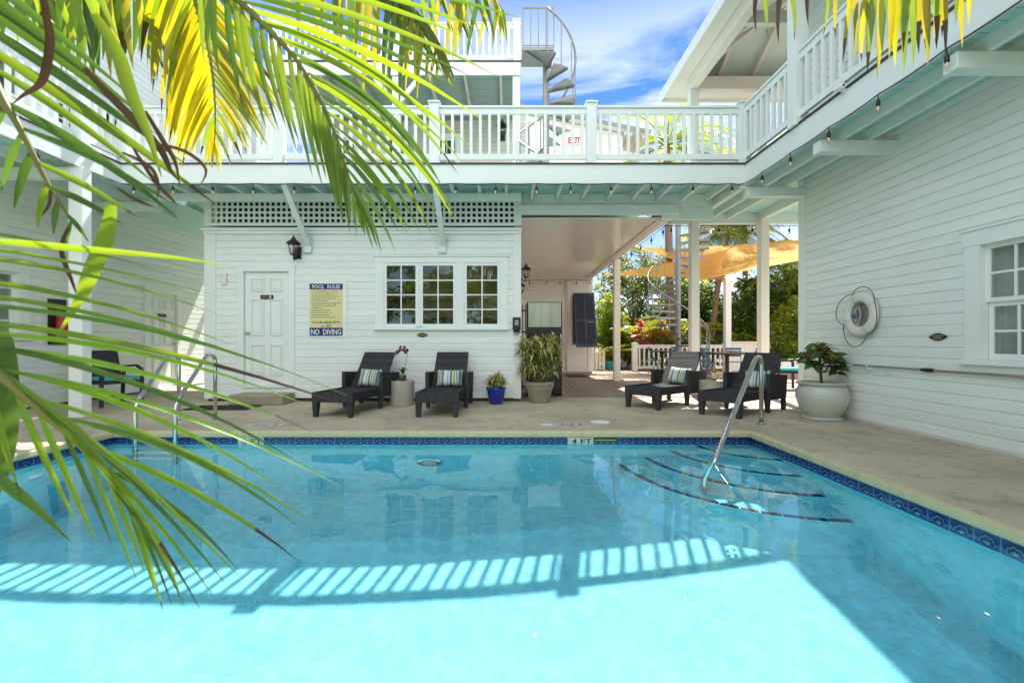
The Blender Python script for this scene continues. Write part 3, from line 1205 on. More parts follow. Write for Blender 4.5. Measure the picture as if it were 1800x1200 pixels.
# concrete step, mats
mb = MB()
mb.box(-4.62, -3.72, 7.5, 7.96, 0, .165)
tag(mb.build('door_step', M['clay_pot'], origin=(-4.17, 7.73, 0), bevel=.02), 'low concrete block step below the white panel door', 'step')
mb = MB()
mb.box(-5.0, -4.0, 6.95, 7.42, .002, .012)
for i in range(22):
    mb.box(-4.97 + i * .044, -4.945 + i * .044, 6.97, 7.40, .012, .016)
tag(mb.build('door_mat', M['rubber'], origin=(-4.5, 7.2, 0)), 'dark ribbed mat on the concrete before the door step', 'mat')
mb = MB()
mb.box(1.75, 2.35, 13.2, 14.3, .013, .03)
tag(mb.build('door_mat', M['rubber'], origin=(2.05, 13.7, 0), bevel=.004), 'small dark mat on the wooden deck below the navy shutter', 'mat')


# ------------------------------------------------------------------ signs and small wall things
def plaque(F, u, z, wdt, hgt, lines, label, name='wall_plaque', oval=True, mat_=None, cat='sign'):
    t = thing(name, label, cat, F.pt(u, 0, z))
    mb = MB()
    n = 28
    poly = []
    for i in range(n):
        th = 2 * math.pi * i / n
        if oval:
            k = 1 + .06 * math.cos(4 * th)
            poly.append(F.pt(u + math.cos(th) * wdt / 2 * k, .016, z + math.sin(th) * hgt / 2 * k))
    if not oval:
        poly = [F.pt(u - wdt / 2, .016, z - hgt / 2), F.pt(u + wdt / 2, .016, z - hgt / 2), F.pt(u + wdt / 2, .016, z + hgt / 2), F.pt(u - wdt / 2, .016, z + hgt / 2)]
    mb.prism(poly, F.pt(u, .026, z) - F.pt(u, .016, z))
    mb.build('plate', mat_ or M['bronze'], t)
    lb = MB()
    h = hgt / (len(lines) + 1.2)
    for i, (s_, wf) in enumerate(lines):
        zz = z + (len(lines) - 1) * h / 2 - i * h
        lb.text(s_, F.pt(u, .0275, zz), F.right, (0, 0, 1), width=wdt * wf, height=h * .7)
    lb.build('lettering', M['yellow_sign'], t, recalc=False)
    return t


plaque(FS, -1.50, 1.165, .18, .07, [('NO SMOKING', .7)], 'small oval dark plaque below the triple window')
FR = Wall('west', 4.64)
FL = Wall('east', -7.5)
plaque(FR, 4.89, 1.10, .19, .075, [('NO SMOKING', .78), ('PLEASE', .45)], 'small oval dark plaque on the right wall beside the double hung window')
t = thing('door_sign', 'dark nameplate on the white pool house door', 'sign', FS.pt(-4.24, 0, 1.83))
mb = MB()
FS.box(mb, -4.35, -4.13, -.011, .004, 1.795, 1.865)
mb.build('plate', M['bronze'], t)
mb = MB()
mb.text('RESTROOM', FS.pt(-4.265, .0055, 1.83), FS.right, (0, 0, 1), width=.11, height=.018)
mb.box(-4.19, -4.16, SY - .0056, SY - .005, 1.805, 1.855)
mb.build('lettering', M['yellow_sign'], t, recalc=False)

t = thing('pool_rules_sign', 'yellow and blue pool rules sign on the white pool house wall', 'sign', FS.pt(-3.17, 0, 1.62))
u0, u1, z0, z1 = -3.475, -2.865, 1.15, 2.08
mb = MB()
FS.box(mb, u0 - .03, u1 + .04, .016, .026, z0 - .03, z1 + .04)
mb.build('board', M['trim'], t, bevel=.003)
mb = MB()
FS.box(mb, u0, u1 - .03, .026, .0285, z0, z1 - .02)
mb.build('yellow_panel', M['yellow_sign'], t)
mb = MB()
FS.box(mb, u0, u1 - .03, .0285, .0305, z1 - .12, z1 - .02)
mb.build('blue_band', M['blue_sign'], t)
mb = MB()
FS.box(mb, u0, u1 - .03, .0285, .0305, z0, z0 + .14)
mb.build('blue_band', M['blue_sign'], t)
mb = MB()
cu_ = (u0 + u1 - .03) / 2
mb.text('POOL  RULES', FS.pt(cu_, .032, z1 - .07), FS.right, (0, 0, 1), width=.49, height=.062, bold=.015)
mb.text('NO  DIVING', FS.pt(cu_, .032, z0 + .07), FS.right, (0, 0, 1), width=.53, height=.095, bold=.02)
mb.build('white_lettering', M['white_sign'], t, recalc=False)
mb = MB()
rules = ['1. NO FOOD OR BEVERAGES IN THE POOL OR', 'ON POOL WET DECK. COMMERCIALLY', 'BOTTLED WATER IN PLASTIC BOTTLES IS', 'ALLOWED ON THE POOL WET DECK FOR', 'POOL PATRON HYDRATION.',
         '2. NO GLASS OR ANIMALS IN THE FENCED POOL', 'AREA OR 50 FEET (15.240 MM) FROM', 'UNFENCED POOL.', '3. BATHING LOAD: 24 PERSONS.', '4. POOL HOURS:  8 AM TO __ PM', '5. SHOWER BEFORE ENTERING.', '6. DO NOT SWALLOW THE POOL WATER.']
zz = z1 - .155
for s_ in rules:
    wd = .0128 * len(s_)
    ind = 0 if s_[0].isdigit() else .03
    mb.text(s_, FS.pt(u0 + .018 + ind + wd / 2, .0295, zz), FS.right, (0, 0, 1), width=wd, height=.021, bold=.01)
    zz -= .041
mb.text('POOL MAXIMUM DEPTH:', FS.pt(cu_, .0295, z0 + .235), FS.right, (0, 0, 1), width=.50, height=.043, bold=.01)
mb.text('_5_ FEET', FS.pt(cu_, .0295, z0 + .172), FS.right, (0, 0, 1), width=.2, height=.042, bold=.01)
mb.build('lettering', M['ink'], t, recalc=False)

mb = MB()
FS.box(mb, -5.01, -4.92, .016, .05, 2.04, 2.24)
FS.box(mb, -4.995, -4.935, .05, .06, 2.06, 2.22)
tag(mb.build('outlet_cover', M['cream'], origin=FS.pt(-4.965, 0, 2.04), bevel=.008), 'cream weatherproof outlet box on the wall left of the door', 'outlet')

t = thing('towel_dispenser', 'black dispenser on the pool house corner board beside the window', 'dispenser', FS.pt(.15, 0, 1.23))
mb = MB()
FS.box(mb, .08, .22, .036, .12, 1.24, 1.47)
FS.box(mb, .095, .205, .036, .10, 1.20, 1.24)
mb.build('housing', M['blackplastic'], t, bevel=.015)
mb = MB()
FS.box(mb, .115, .185, .12, .128, 1.33, 1.42)
mb.build('window_panel', M['greysteel'], t, bevel=.006)
mb = MB()
mb.tube([FS.pt(.15, .10, 1.21), FS.pt(.15, .10, 1.17)], .025, 12)
mb.build('spout', M['greysteel'], t, smooth=True)


def lantern(F, u, z, label, scale=1.0, d0=.016, group=None):
    """coach lantern: back plate, arm, cage, glass, roof"""
    k = scale
    t = thing('wall_lantern', label, 'lantern', F.pt(u, 0, z), group=group)
    mb = MB()
    F.box(mb, u - .05 * k, u + .05 * k, d0, d0 + .02, z - .12 * k, z + .06 * k)
    mb.build('back_plate', M['bronze'], t, bevel=.006)
    mb = MB()
    mb.tube([F.pt(u, d0 + .02, z - .06 * k), F.pt(u, d0 + .07 * k, z - .13 * k), F.pt(u, d0 + .13 * k, z - .15 * k), F.pt(u, d0 + .15 * k, z - .09 * k)], .012 * k, 8)
    mb.build('arm', M['bronze'], t, smooth=True)
    c0 = F.pt(u, d0 + .15 * k, z)
    mb = MB()
    mb.lathe([(.02 * k, -.09 * k), (.045 * k, -.08 * k), (.05 * k, -.07 * k)], c0, 16)
    for i in range(6):
        th = i * math.pi / 3
        a = Vector((math.cos(th), math.sin(th), 0))
        mb.tube([c0 + a * .05 * k + Vector((0, 0, -.07 * k)), c0 + a * .085 * k + Vector((0, 0, .08 * k))], .005 * k, 6)
    mb.build('cage', M['bronze'], t)
    mb = MB()
    mb.lathe([(.10 * k, .08 * k), (.105 * k, .085 * k), (.085 * k, .11 * k), (.05 * k, .135 * k), (.03 * k, .15 * k), (.035 * k, .158 * k), (.02 * k, .17 * k), (.012 * k, .19 * k), (.004 * k, .215 * k)], c0, 18)
    mb.build('roof', M['bronze'], t, smooth=True, sharp=40)
    mb = MB()
    mb.lathe([(.046 * k, -.07 * k), (.08 * k, .08 * k)], c0, 16)
    mb.build('glass', M['clear'], t, smooth=True)
    return t


lantern(FS, -3.68, 2.63, 'dark coach lantern on the pool house above the rules sign', 1.15)

# ------------------------------------------------------------------ balcony
FYF = 7.0          # front face of the rear fascia
BX0, BX1 = -5.95, 3.65
BZ0, BZ1 = 3.48, 3.79
XR, XL = 4.64, -7.5
bal = thing('balcony', 'long white U shaped balcony with baluster railing round three sides of the pool', 'balcony', (0, FYF, BZ0))
mb = MB()


def boards_x(mb, x0, x1, y0, y1, pitch=.14, z0=3.652, z1=3.76):
    y = y0
    while y < y1 - .01:
        mb.box(x0, x1, y + .005, min(y + pitch - .005, y1), z0, z1)
        y += pitch


boards_x(mb, BX0, BX1, FYF + .06, 8.6)
boards_x(mb, BX1 + .06, XR - .004, -1.6, 7.2, z0=3.57)
boards_x(mb, BX1 + .002, 6.2, 7.2, 9.2, z0=3.57)
boards_x(mb, 2.81, BX1, 8.61, 9.2, z0=3.57)
boards_x(mb, XL + .004, BX0 - .06, -1.6, 11.85, z0=3.57)
boards_x(mb, BX0 - .058, -5.36, 8.61, 11.85)
mb.build('decking', M['mint'], bal)
mb = MB()
for (x0, x1, y0, y1) in ((BX0, BX1, FYF + .06, 8.6), (BX1 + .061, XR - .004, -1.6, 7.2), (BX1 + .002, 6.2, 7.201, 9.2), (XL + .004, BX0 - .061, -1.6, 11.85), (BX0 - .06, -5.36, 8.601, 11.85), (2.81, BX1, 8.601, 9.2)):
    mb.box(x0, x1, y0, y1, 3.763, 3.785)
mb.build('deck_membrane', M['grey_roof'], bal)
mb = MB()
mb.box(-5.35, 2.8, 8.61, 15.4, 3.72, 3.77)
mb.build('rear_deck', M['mint'], bal)
mb = MB()      # fascia boards
mb.box(BX0, -1.36, FYF, FYF + .04, BZ0, BZ1 - .02)
mb.box(-1.357, BX1, FYF, FYF + .04, BZ0, BZ1 - .02)
mb.box(BX1, BX1 + .045, -1.6, FYF + .04, BZ0, BZ1 - .02)
mb.box(BX0 - .045, BX0, -1.6, FYF + .04, BZ0, BZ1 - .02)
mb.build('fascia', M['fascia'], bal, bevel=.004)
mb = MB()
mb.box(BX0 + .02, BX1 - .02, FYF - .02, FYF + .05, BZ1 - .02, BZ1)
mb.box(BX1 - .02, BX1 + .05, -1.6, FYF + .05, BZ1 - .021, BZ1 - .001)
mb.box(BX0 - .05, BX0 + .02, -1.6, FYF + .05, BZ1 - .021, BZ1 - .001)
mb.build('drip_edge', M['drip'], bal)
# joists run front to back under the rear balcony
for i, x in enumerate(np.arange(BX0 + .2, BX1 - .05, .44)):
    mbx = MB()
    mbx.box(x - .022, x + .022, FYF + .041, 8.02, 3.52, 3.651)
    mbx.build('joist', M['joist'], bal)
for x in (3.97, 4.30):
    mbx = MB()
    mbx.box(x - .022, x + .022, -1.6, 8.88, 3.44, 3.569)
    mbx.build('joist', M['joist'], bal)
for x in (-6.5, -7.0):
    mbx = MB()
    mbx.box(x - .022, x + .022, -1.6, 8.88, 3.44, 3.569)
    mbx.build('joist', M['joist'], bal)
for y in (7.0, 5.35, 3.70, 2.05, .4):
    mbx = MB()
    mbx.box(BX1 + .046, XR - .003, y + .042, y + .17, 3.30, 3.439)
    mbx.build('beam', M['joist'], bal, bevel=.006)
for y in (7.75, 6.2, 4.5, 2.8):
    mbx = MB()
    mbx.box(XL + .003, BX0 - .046, y + .042, y + .17, 3.30, 3.439)
    mbx.build('beam', M['joist'], bal, bevel=.006)
# beams over the passage
for a in ((sx1 + .02, 3.60, 8.03, 8.10, 3.43, 3.651), (sx1 - .08, 3.0, 7.95, 8.028, 3.27, 3.44), (2.72, 3.62, 8.035, 8.10, 3.20, 3.429), (BX0 - .02, sx1 + .01, 7.60, 7.65, 3.40, 3.519),
          (3.60, 3.70, FYF + .05, 9.05, 3.42, 3.651), (4.90, 5.02, 7.22, 9.05, 3.42, 3.651), (2.87, 6.3, 8.90, 9.02, 3.36, 3.569)):
    mbx = MB()
    mbx.box(*a)
    mbx.build('beam', M['joist'], bal, bevel=.006)
# knee braces down to the pool house
for x in (-3.48, -1.13):
    mbx = MB()
    mbx.bar((x, 7.06, 3.50), (x, 7.955, 2.70), .05, .09, (1, 0, 0))
    mbx.box(x - .09, x + .05, 7.925, 7.963, 2.60, 2.90)
    mbx.build('brace', M['joist'], bal, bevel=.004)
# ground posts
post_spots = [(3.66, 8.96, .16, 0.012, 3.42), (4.96, 8.85, .16, .012, 3.42)]
for (x, y, s_, z0, z1) in post_spots:
    mbx = MB()
    mbx.box(x - s_ / 2, x + s_ / 2, y - s_ / 2, y + s_ / 2, z0, z1)
    mbx.build('support_post', M['cream'], bal, bevel=.006)
mbx = MB()
mbx.box(-6.07, -5.88, 6.28, 6.43, 0, 3.47)
mbx.build('support_post', M['trim'], bal, bevel=.006)


def railing(parent, p0, p1, zt, hgt=.91, posts=(), spacing=.142, bal_w=.042, matl='rail', post_w=.15, name='railing', ends=(.0, .0)):
    """straight railing from p0 to p1 (x, y), floor level zt; top rail and bottom rail are the part, balusters and posts its sub-parts"""
    p0, p1 = Vector((*p0, 0)), Vector((*p1, 0))
    L = (p1 - p0).length
    t = (p1 - p0) / L
    mb = MB()
    up = Vector((0, 0, 1))
    a, b = p0 + t * ends[0], p1 - t * ends[1]
    mb.bar(a + up * (zt + .12), b + up * (zt + .12), .045, .09)
    mb.bar(a + up * (zt + hgt - .085), b + up * (zt + hgt - .085), .045, .09)
    mb.bar(a + up * (zt + hgt - .022), b + up * (zt + hgt - .022), .09, .034)
    ro = mb.build(name, M[matl], parent, bevel=.005)
    n = int(L / spacing)
    proto = None
    pd = [q for q in posts]
    for i in range(n):
        s_ = (i + .5) * L / n
        if any(abs(s_ - q) < post_w / 2 + .03 for q in pd):
            continue
        c_ = p0 + t * s_
        if proto is None:
            bm_ = MB()
            rr = parent
            h = bal_w / 2
            root = ro
            while root.parent is not None:
                root = root.parent
            bm_.box(root.location.x - h, root.location.x + h, root.location.y - h, root.location.y + h, root.location.z + zt + .163, root.location.z + zt + hgt - .128)
            proto = bm_.build('baluster', M[matl], ro)
            proto.location = Vector((c_.x, c_.y, 0)) - Vector((root.location.x, root.location.y, root.location.z))
            o0 = proto
        else:
            q = proto.copy()
            COL.objects.link(q)
            q.parent = ro
            q.location = Vector((c_.x, c_.y, 0)) - root.location
    for q in posts:
        c_ = p0 + t * q
        pb = MB()
        h = post_w / 2
        pb.box(c_.x - h, c_.x + h, c_.y - h, c_.y + h, zt, zt + hgt + .02)
        pb.box(c_.x - h - .02, c_.x + h + .02, c_.y - h - .02, c_.y + h + .02, zt + hgt + .02, zt + hgt + .05)
        pb.box(c_.x - h + .02, c_.x + h - .02, c_.y - h + .02, c_.y + h - .02, zt + hgt + .05, zt + hgt + .075)
        pb.build('newel_post', M[matl], ro, bevel=.006)
    return ro


ry = FYF + .075
railing(bal, (BX0 - .02, ry), (BX1 + .02, ry), BZ1, posts=[.02, 2.42, 4.83, 7.26, 9.62])
railing(bal, (BX1 + .02, ry), (BX1 + .02, -1.5), BZ1, posts=[4.75], ends=(.075, 0))
railing(bal, (BX0 - .02, ry), (BX0 - .02, -1.5), BZ1, posts=[.72, 3.6, 6.4], ends=(.075, 0))

# ------------------------------------------------------------------ right building
rb = thing('right_building', 'white clapboard building on the right with a double hung window and hipped porch roof', 'building', (XR, 3, 0))
WR = (3.72, 4.45, .87, 1.99)
mb = MB()
FR.siding(mb, -3.0, 7.2, .03, 3.75, [WR])
FR.slab(mb, -3.0, 7.2, -.02, 3.75, -.14, -.002, [WR])
FR.siding(mb, -3.0, 7.2, 3.79, 7.2)
FR.slab(mb, -3.0, 7.2, 3.75, 7.2, -.14, -.002)
mb.box(XR + .14, XR + 5, 7.06, 7.2, -.02, 7.2)
mb.build('wall', M['siding'], rb, recalc=False)
mb = MB()
FR.box(mb, 7.09, 7.225, -.1, .034, .0, 3.72)
FR.box(mb, 7.09, 7.225, -.1, .034, 3.79, 6.8)
mb.build('corner_board', M['trim'], rb, bevel=.004)
window(rb, FR, *WR, 3, 2, casing=.15, inset=.03, depth=.9, hung=True, curtain=[(3.45, 4.12, M['darkcurtain']), (4.05, 4.74, M['curtain'])])
# upper porch roof: posts, beams, hip planes, soffit boards and rafters
ez, ex, ey = 6.30, 3.29, 9.75      # eave height, eave line, hip end
sl_ = .55
top = 1.9


def roofpt(dx):
    return ez + dx * sl_


mb = MB()
A = Vector((ex, -3, ez))
B = Vector((ex, ey, ez))
C_ = Vector((ex + top, ey - top, roofpt(top)))
D = Vector((ex + top, -3, roofpt(top)))
E_ = Vector((ex + 2 * top + 2, ey, ez))
F2 = Vector((ex + top + 2, ey - top, roofpt(top)))
th = Vector((0, 0, .05))
mb.hexa([A, B, C_, D, A + th, B + th, C_ + th, D + th])
mb.hexa([B, E_, F2, C_, B + th, E_ + th, F2 + th, C_ + th])
mb.box(ex + top, ex + top + 4, -3, ey - top, roofpt(top) - .02, roofpt(top) + .05)
mb.build('roof', M['joist'], rb)
mb = MB()
mb.box(ex - .035, ex, -3, ey + .035, ez - .13, ez + .075)
mb.box(ex, ex + 5, ey, ey + .035, ez - .13, ez + .075)
mb.build('eave_board', M['white'], rb, bevel=.006)
mb = MB()      # flat soffit strip between the eave and the porch beam
mb.box(ex, BX1 - .08, -3, ey, ez - .05, ez - .02)
mb.box(BX1 - .08, ex + 5, 9.12, ey, ez - .05, ez - .02)
mb.build('soffit', M['cream'], rb)
for (a) in ((BX1 - .07, BX1 + .08, -3, 9.1, 6.02, 6.27), (BX1 + .081, 8, 8.96, 9.1, 6.02, 6.27), (BX1 + .081, 8, 7.22, 7.32, 6.1, 6.3)):
    mb = MB()
    mb.box(*a)
    mb.build('porch_beam', M['cream'], rb, bevel=.006)
for i in range(9):
    y = 8.3 - i * 1.05
    mb = MB()
    k0, k1 = BX1 + .08 - ex, min(top, 1.42)
    if ey - y < k1:
        k1 = ey - y
    mb.bar((ex + k0, y, roofpt(k0) - .07), (ex + k1, y, roofpt(k1) - .07), .07, .13)
    mb.build('rafter', M['cream'], rb)
for xx in (4.3, 5.0, 5.7, 6.4):
    mb = MB()
    k0, k1 = .42, min(top, xx - ex)
    mb.bar((xx, ey - k0, roofpt(k0) - .07), (xx, ey - k1, roofpt(k1) - .07), .07, .13)
    mb.build('rafter', M['cream'], rb)
mb = MB()
mb.bar((BX1, ey - (BX1 - ex), roofpt(BX1 - ex) - .08), (ex + top, ey - top, roofpt(top) - .08), .08, .15)
mb.build('hip_rafter', M['cream'], rb)
for (x, y) in ((3.67, 9.03), (3.68, 5.78), (3.68, 2.2), (5.0, 9.03)):
    mb = MB()
    mb.box(x - .085, x + .085, y - .085, y + .085, 3.77, 6.02)
    mb.build('porch_post', M['rail'], rb, bevel=.006)
# railing along the far side of the upper porch
railing(rb, (BX1 + .02, 9.05), (6.1, 9.05), 3.77, posts=())

# ------------------------------------------------------------------ left building
lb_ = thing('left_building', 'white clapboard building on the left with door and windows behind palm leaves', 'building', (XL, 8, 0))
WL = (6.1, 6.95, 1.12, 2.10)
DL = (9.5, 10.28, .05, 2.08)
UP = [(6.2, 7.0, 4.2, 5.35), (7.5, 8.25, 3.95, 5.1), (3.4, 4.3, 4.2, 5.6)]
mb = MB()
FL.siding(mb, -3, 14.2, .03, 3.75, [WL, (DL[0], DL[1], 0, DL[3])])
FL.slab(mb, -3, 14.2, -.02, 3.75, -.14, -.002, [WL, (DL[0], DL[1], 0, DL[3])])
FL.siding(mb, -3, 14.2, 3.75, 8.3, UP)
FL.slab(mb, -3, 14.2, 3.75, 8.3, -.14, -.002, UP)
mb.box(XL - 5, XL - .14, 14.06, 14.2, 0, 8.3)
mb.build('wall', M['siding'], lb_, recalc=False)
window(lb_, FL, *WL, 2, 2, casing=.17, inset=.03, depth=.7, hung=True, curtain=[(5.9, 7.2, M['curtain'])])
for u in UP:
    window(lb_, FL, *u, 2, 2, casing=.11, inset=.03, depth=.7, hung=True)
panel_door(lb_, FL, *DL, knob_left=False, casing=.13)
mb = MB()
mb.box(XL - 6, XL + .55, -3, 14.6, 8.3, 8.42)
mb.build('roof', M['white'], lb_, bevel=.01)
mb = MB()
FL.box(mb, -3, 14.2, -.1, .02, -.02, .03)
mb.build('foundation', M['dark'], lb_)
t = thing('door_sign', 'dark nameplate on the door of the left building', 'sign', FL.pt(9.85, 0, 1.62))
mb = MB()
FL.box(mb, 9.75, 9.98, -.003, .006, 1.58, 1.65)
mb.build('plate', M['bronze'], t)
mb = MB()
mb.text('PRIVATE', FL.pt(9.865, .0075, 1.615), FL.right, (0, 0, 1), width=.14, height=.022)
mb.build('lettering', M['yellow_sign'], t, recalc=False)
lantern(FL, 8.45, 5.22, 'black lantern on the upper grey siding behind the palm leaves', 1.3)
lantern(FL, 11.55, 2.18, 'small dark lantern on the left wall beside the pool house corner', .9)

t = thing('fire_extinguisher', 'red fire extinguisher on the left wall beside the white post', 'extinguisher', FL.pt(7.55, 0, 1.1))
c0 = FL.pt(7.55, .10, 1.12)
mb = MB()
mb.lathe([(.05, -.02), (.075, 0), (.078, .02), (.078, .30), (.06, .36), (.03, .39)], c0, 18)
mb.build('cylinder', M['red'], t, smooth=True, sharp=50)
mb = MB()
mb.lathe([(.028, .39), (.028, .43), (.02, .45)], c0, 12)
mb.bar(c0 + Vector((0, -.02, .44)), c0 + Vector((0, .14, .47)), .02, .02)
mb.tube([c0 + Vector((0, .02, .42)), c0 + Vector((.08, .1, .36)), c0 + Vector((.09, .1, .15)), c0 + Vector((.09, .06, .05))], .012, 8)
mb.build('valve', M['black'], t)
mb = MB()
FL.box(mb, 7.40, 7.70, .012, .03, 1.0, 1.75)
mb.build('backboard', M['black'], t)

# ------------------------------------------------------------------ rear house above and behind
rh = thing('rear_house', 'white two storey house behind the balcony with a railed roof deck', 'building', (-2, 12.5, 0))
FH = Wall('front', 12.5)
UH = [(-1.95, -1.42, 4.2, 6.62), (-3.4, -2.85, 4.2, 6.62), (-4.75, -4.2, 4.2, 6.62)]
mb = MB()
FH.siding(mb, -5.4, .62, 3.78, 7.1, UH[:3])
FH.slab(mb, -5.4, .62, 3.78, 7.1, -.14, -.002, UH[:3])
mb.box(.48, .62, 12.64, 15.4, 3.78, 7.1)
mb.box(-5.4, -5.26, 12.64, 15.4, 3.78, 7.1)
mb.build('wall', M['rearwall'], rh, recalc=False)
for u in UH[:3]:
    window(rh, FH, *u, 2, 1, casing=.10, inset=.02, depth=.6, hung=True, sashm=M['trim'])
mb = MB()      # third deck
TX0, TX1, TY = -5.45, .29, 10.3
mb.box(TX0, TX1, TY, TY + .04, 7.08, 7.37)
mb.box(TX1 - .04, TX1, TY + .041, 15.4, 7.08, 7.37)
mb.box(TX0, TX0 + .04, TY + .041, 15.4, 7.08, 7.37)
mb.build('deck_fascia', M['white'], rh, bevel=.005)
mb = MB()
mb.box(TX0 - .02, TX1 + .02, TY - .02, TY + .05, 7.37, 7.395)
mb.build('drip_edge', M['drip'], rh)
mb = MB()
boards_x(mb, TX0 + .05, TX1 - .05, TY + .05, 15.4, z0=7.32, z1=7.365)
mb.build('decking', M['shademint'], rh)
for x in np.arange(TX0 + .3, TX1 - .1, .83):
    mb = MB()
    mb.box(x - .03, x + .03, TY + .042, 12.45, 7.15, 7.318)
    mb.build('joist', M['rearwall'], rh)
for x in (TX1 - .10, -2.55, TX0 + .12):
    mb = MB()
    mb.box(x - .085, x + .085, TY + .05, TY + .22, 3.775, 7.079)
    mb.build('porch_post', M['white'], rh, bevel=.005)
for s_ in (-1, 1):
    mb = MB()
    mb.bar((-2.55 + s_ * .08, TY + .13, 6.55), (-2.55 + s_ * .50, TY + .13, 7.06), .09, .07, (0, 1, 0))
    mb.build('brace', M['white'], rh)
railing(rh, (TX0 + .05, TY + .06), (TX1 - .06, TY + .06), 7.39, hgt=.90, posts=[.05, 2.85, 5.6], matl='white')
railing(rh, (TX1 - .06, TY + .06), (TX1 - .06, 12.4), 7.39, hgt=.90, posts=[], matl='white', ends=(.08, 0))
mb = MB()      # small cabin on the roof deck with a gable
FG = Wall('front', 13.2)
FG.siding(mb, -5.0, -2.0, 7.37, 8.9)
FG.slab(mb, -5.0, -2.0, 7.37, 8.9, -.14, -.002)
mb.box(-2.14, -2.0, 13.34, 15.4, 7.37, 8.9)
mb.box(-5.0, -4.86, 13.34, 15.4, 7.37, 8.9)
mb.prism([(-5.0, 13.2, 8.9), (-2.0, 13.2, 8.9), (-3.5, 13.2, 9.5)], (0, .14, 0))
mb.build('roof_cabin', M['siding'], rh, recalc=False)
mb = MB()
for s_ in (-1, 1):
    mb.bar((-3.5, 14.2, 9.56), (-3.5 + s_ * 1.8, 14.2, 8.84), 2.6, .07, (0, 0, 1))
mb.build('cabin_roof', M['grey_roof'], rh)
for x in (-4.2, -2.6):
    mb = MB()
    FG.box(mb, x - .22, x + .22, .016, .03, 7.9, 8.75)
    mb.build('cabin_window', M['dark'], rh)
mb = MB()
for s_ in (-1, 1):
    mb.bar((-3.4 - .4 * s_, 12.2, 7.4), (-3.4 + .4 * s_, 12.2, 8.2), .03, .05, (0, 1, 0))
mb.build('cross_brace', M['rail'], rh)
lantern(FH, -.155, 6.72, 'black lantern on the rear house wall left of the upper spiral stair', 1.5)

# gabled wing further back with the exit sign; its rake falls to the right
wg = thing('rear_wing', 'cream clapboard wing with a roof sloping down to the right behind the balcony', 'building', (2.4, 15.5, 0))
FW = Wall('front', 15.5)
mb = MB()
FW.siding(mb, .62, 3.9, 5.2, 8.12)
FW.slab(mb, .62, 3.9, 5.2, 8.1, -.14, -.002)
mb.prism([(.62, 15.5, 8.12), (3.9, 15.5, 8.12), (.62, 15.5, 8.75)], (0, .14, 0))
mb.build('upper_wall', M['cream'], wg, recalc=False)
mb = MB()
mb.bar((.2, 16.0, 8.93), (4.75, 16.0, 8.02), 1.6, .08, (0, 0, 1))
mb.build('roof', M['white'], wg)
mb = MB()
mb.bar((.2, 15.185, 8.95), (4.78, 15.185, 8.03), .025, .13, (0, 0, 1))
mb.build('roof_edge', M['grey_roof'], wg)
for x in (3.95, 4.15, 4.35, 4.55):
    mb = MB()
    mb.bar((x, 15.3, 8.06 - (x - 3.95) * .2), (x, 16.6, 8.06 - (x - 3.95) * .2), .05, .12, (0, 0, 1))
    mb.build('rafter_tail', M['cream'], wg)
mb = MB()
FW.siding(mb, .2, 2.86, .03, 3.22)
FW.slab(mb, .2, 2.86, -.02, 3.3, -.14, -.002)
mb.box(2.72, 2.86, 15.64, 17.5, 0, 7.4)
mb.build('lower_wall', M['cream'], wg, recalc=False)
mb = MB()
FW.box(mb, 2.72, 2.88, -.02, .03, .02, 3.22)
FW.box(mb, 2.02, 2.14, .016, .03, .02, 3.22)
mb.build('corner_board', M['cream'], wg)
mb = MB()
FW.box(mb, 2.20, 2.72, .016, .022, .95, 2.60)
mb.build('window', M['dark'], wg)

t = thing('exit_sign', 'red lettered EXIT sign on the cream wing behind the railing', 'sign', FW.pt(2.27, 0, 7.8))
mb = MB()
FW.box(mb, 1.98, 2.52, .016, .06, 7.72, 8.02)
mb.build('plate', M['white_sign'], t, bevel=.01)
mb = MB()
mb.text('EXIT', FW.pt(2.25, .0615, 7.87), FW.right, (0, 0, 1), width=.42, height=.20, bold=.045)
mb.build('lettering', M['red'], t, recalc=False)

# porch ceiling over the passage
pc = thing('porch_ceiling', 'glossy white boarded ceiling over the wooden passage', 'ceiling', (1.5, 11, 3.23))
mb = MB()
y = 8.11
while y < 15.48:
    mb.box(.225, 2.72, y + .002, y + .088, 3.235, 3.26)
    y += .09
mb.build('ceiling_boards', M['ceiling'], pc, bevel=.005)
mb = MB()
mb.box(2.721, 2.86, 8.11, 15.48, 3.19, 3.42)
mb.box(2.66, 2.72, 8.11, 15.48, 3.20, 3.233)
mb.build('edge_beam', M['cream'], pc, bevel=.006)
mb = MB()
mb.box(.225, 2.72, 15.38, 15.46, 3.17, 3.232)
mb.build('cornice', M['cream'], pc)
mb = MB()
mb.box(2.78, 2.94, 11.9, 12.06, .013, 3.188)
mb.build('porch_post', M['cream'], pc, bevel=.006)

# bahama shutter, hinged at its top
t = thing('bahama_shutter', 'dark navy louvred shutter propped out from the cream wall', 'shutter', (2.45, 15.4, 2.65))
mb = MB()
tz, bz = 2.68, .86
ty, by = 15.45, 14.85


def shp(u, f, dd=0):
    return Vector((u, ty + (by - ty) * f + dd * -.95, tz + (bz - tz) * f + dd * .3))


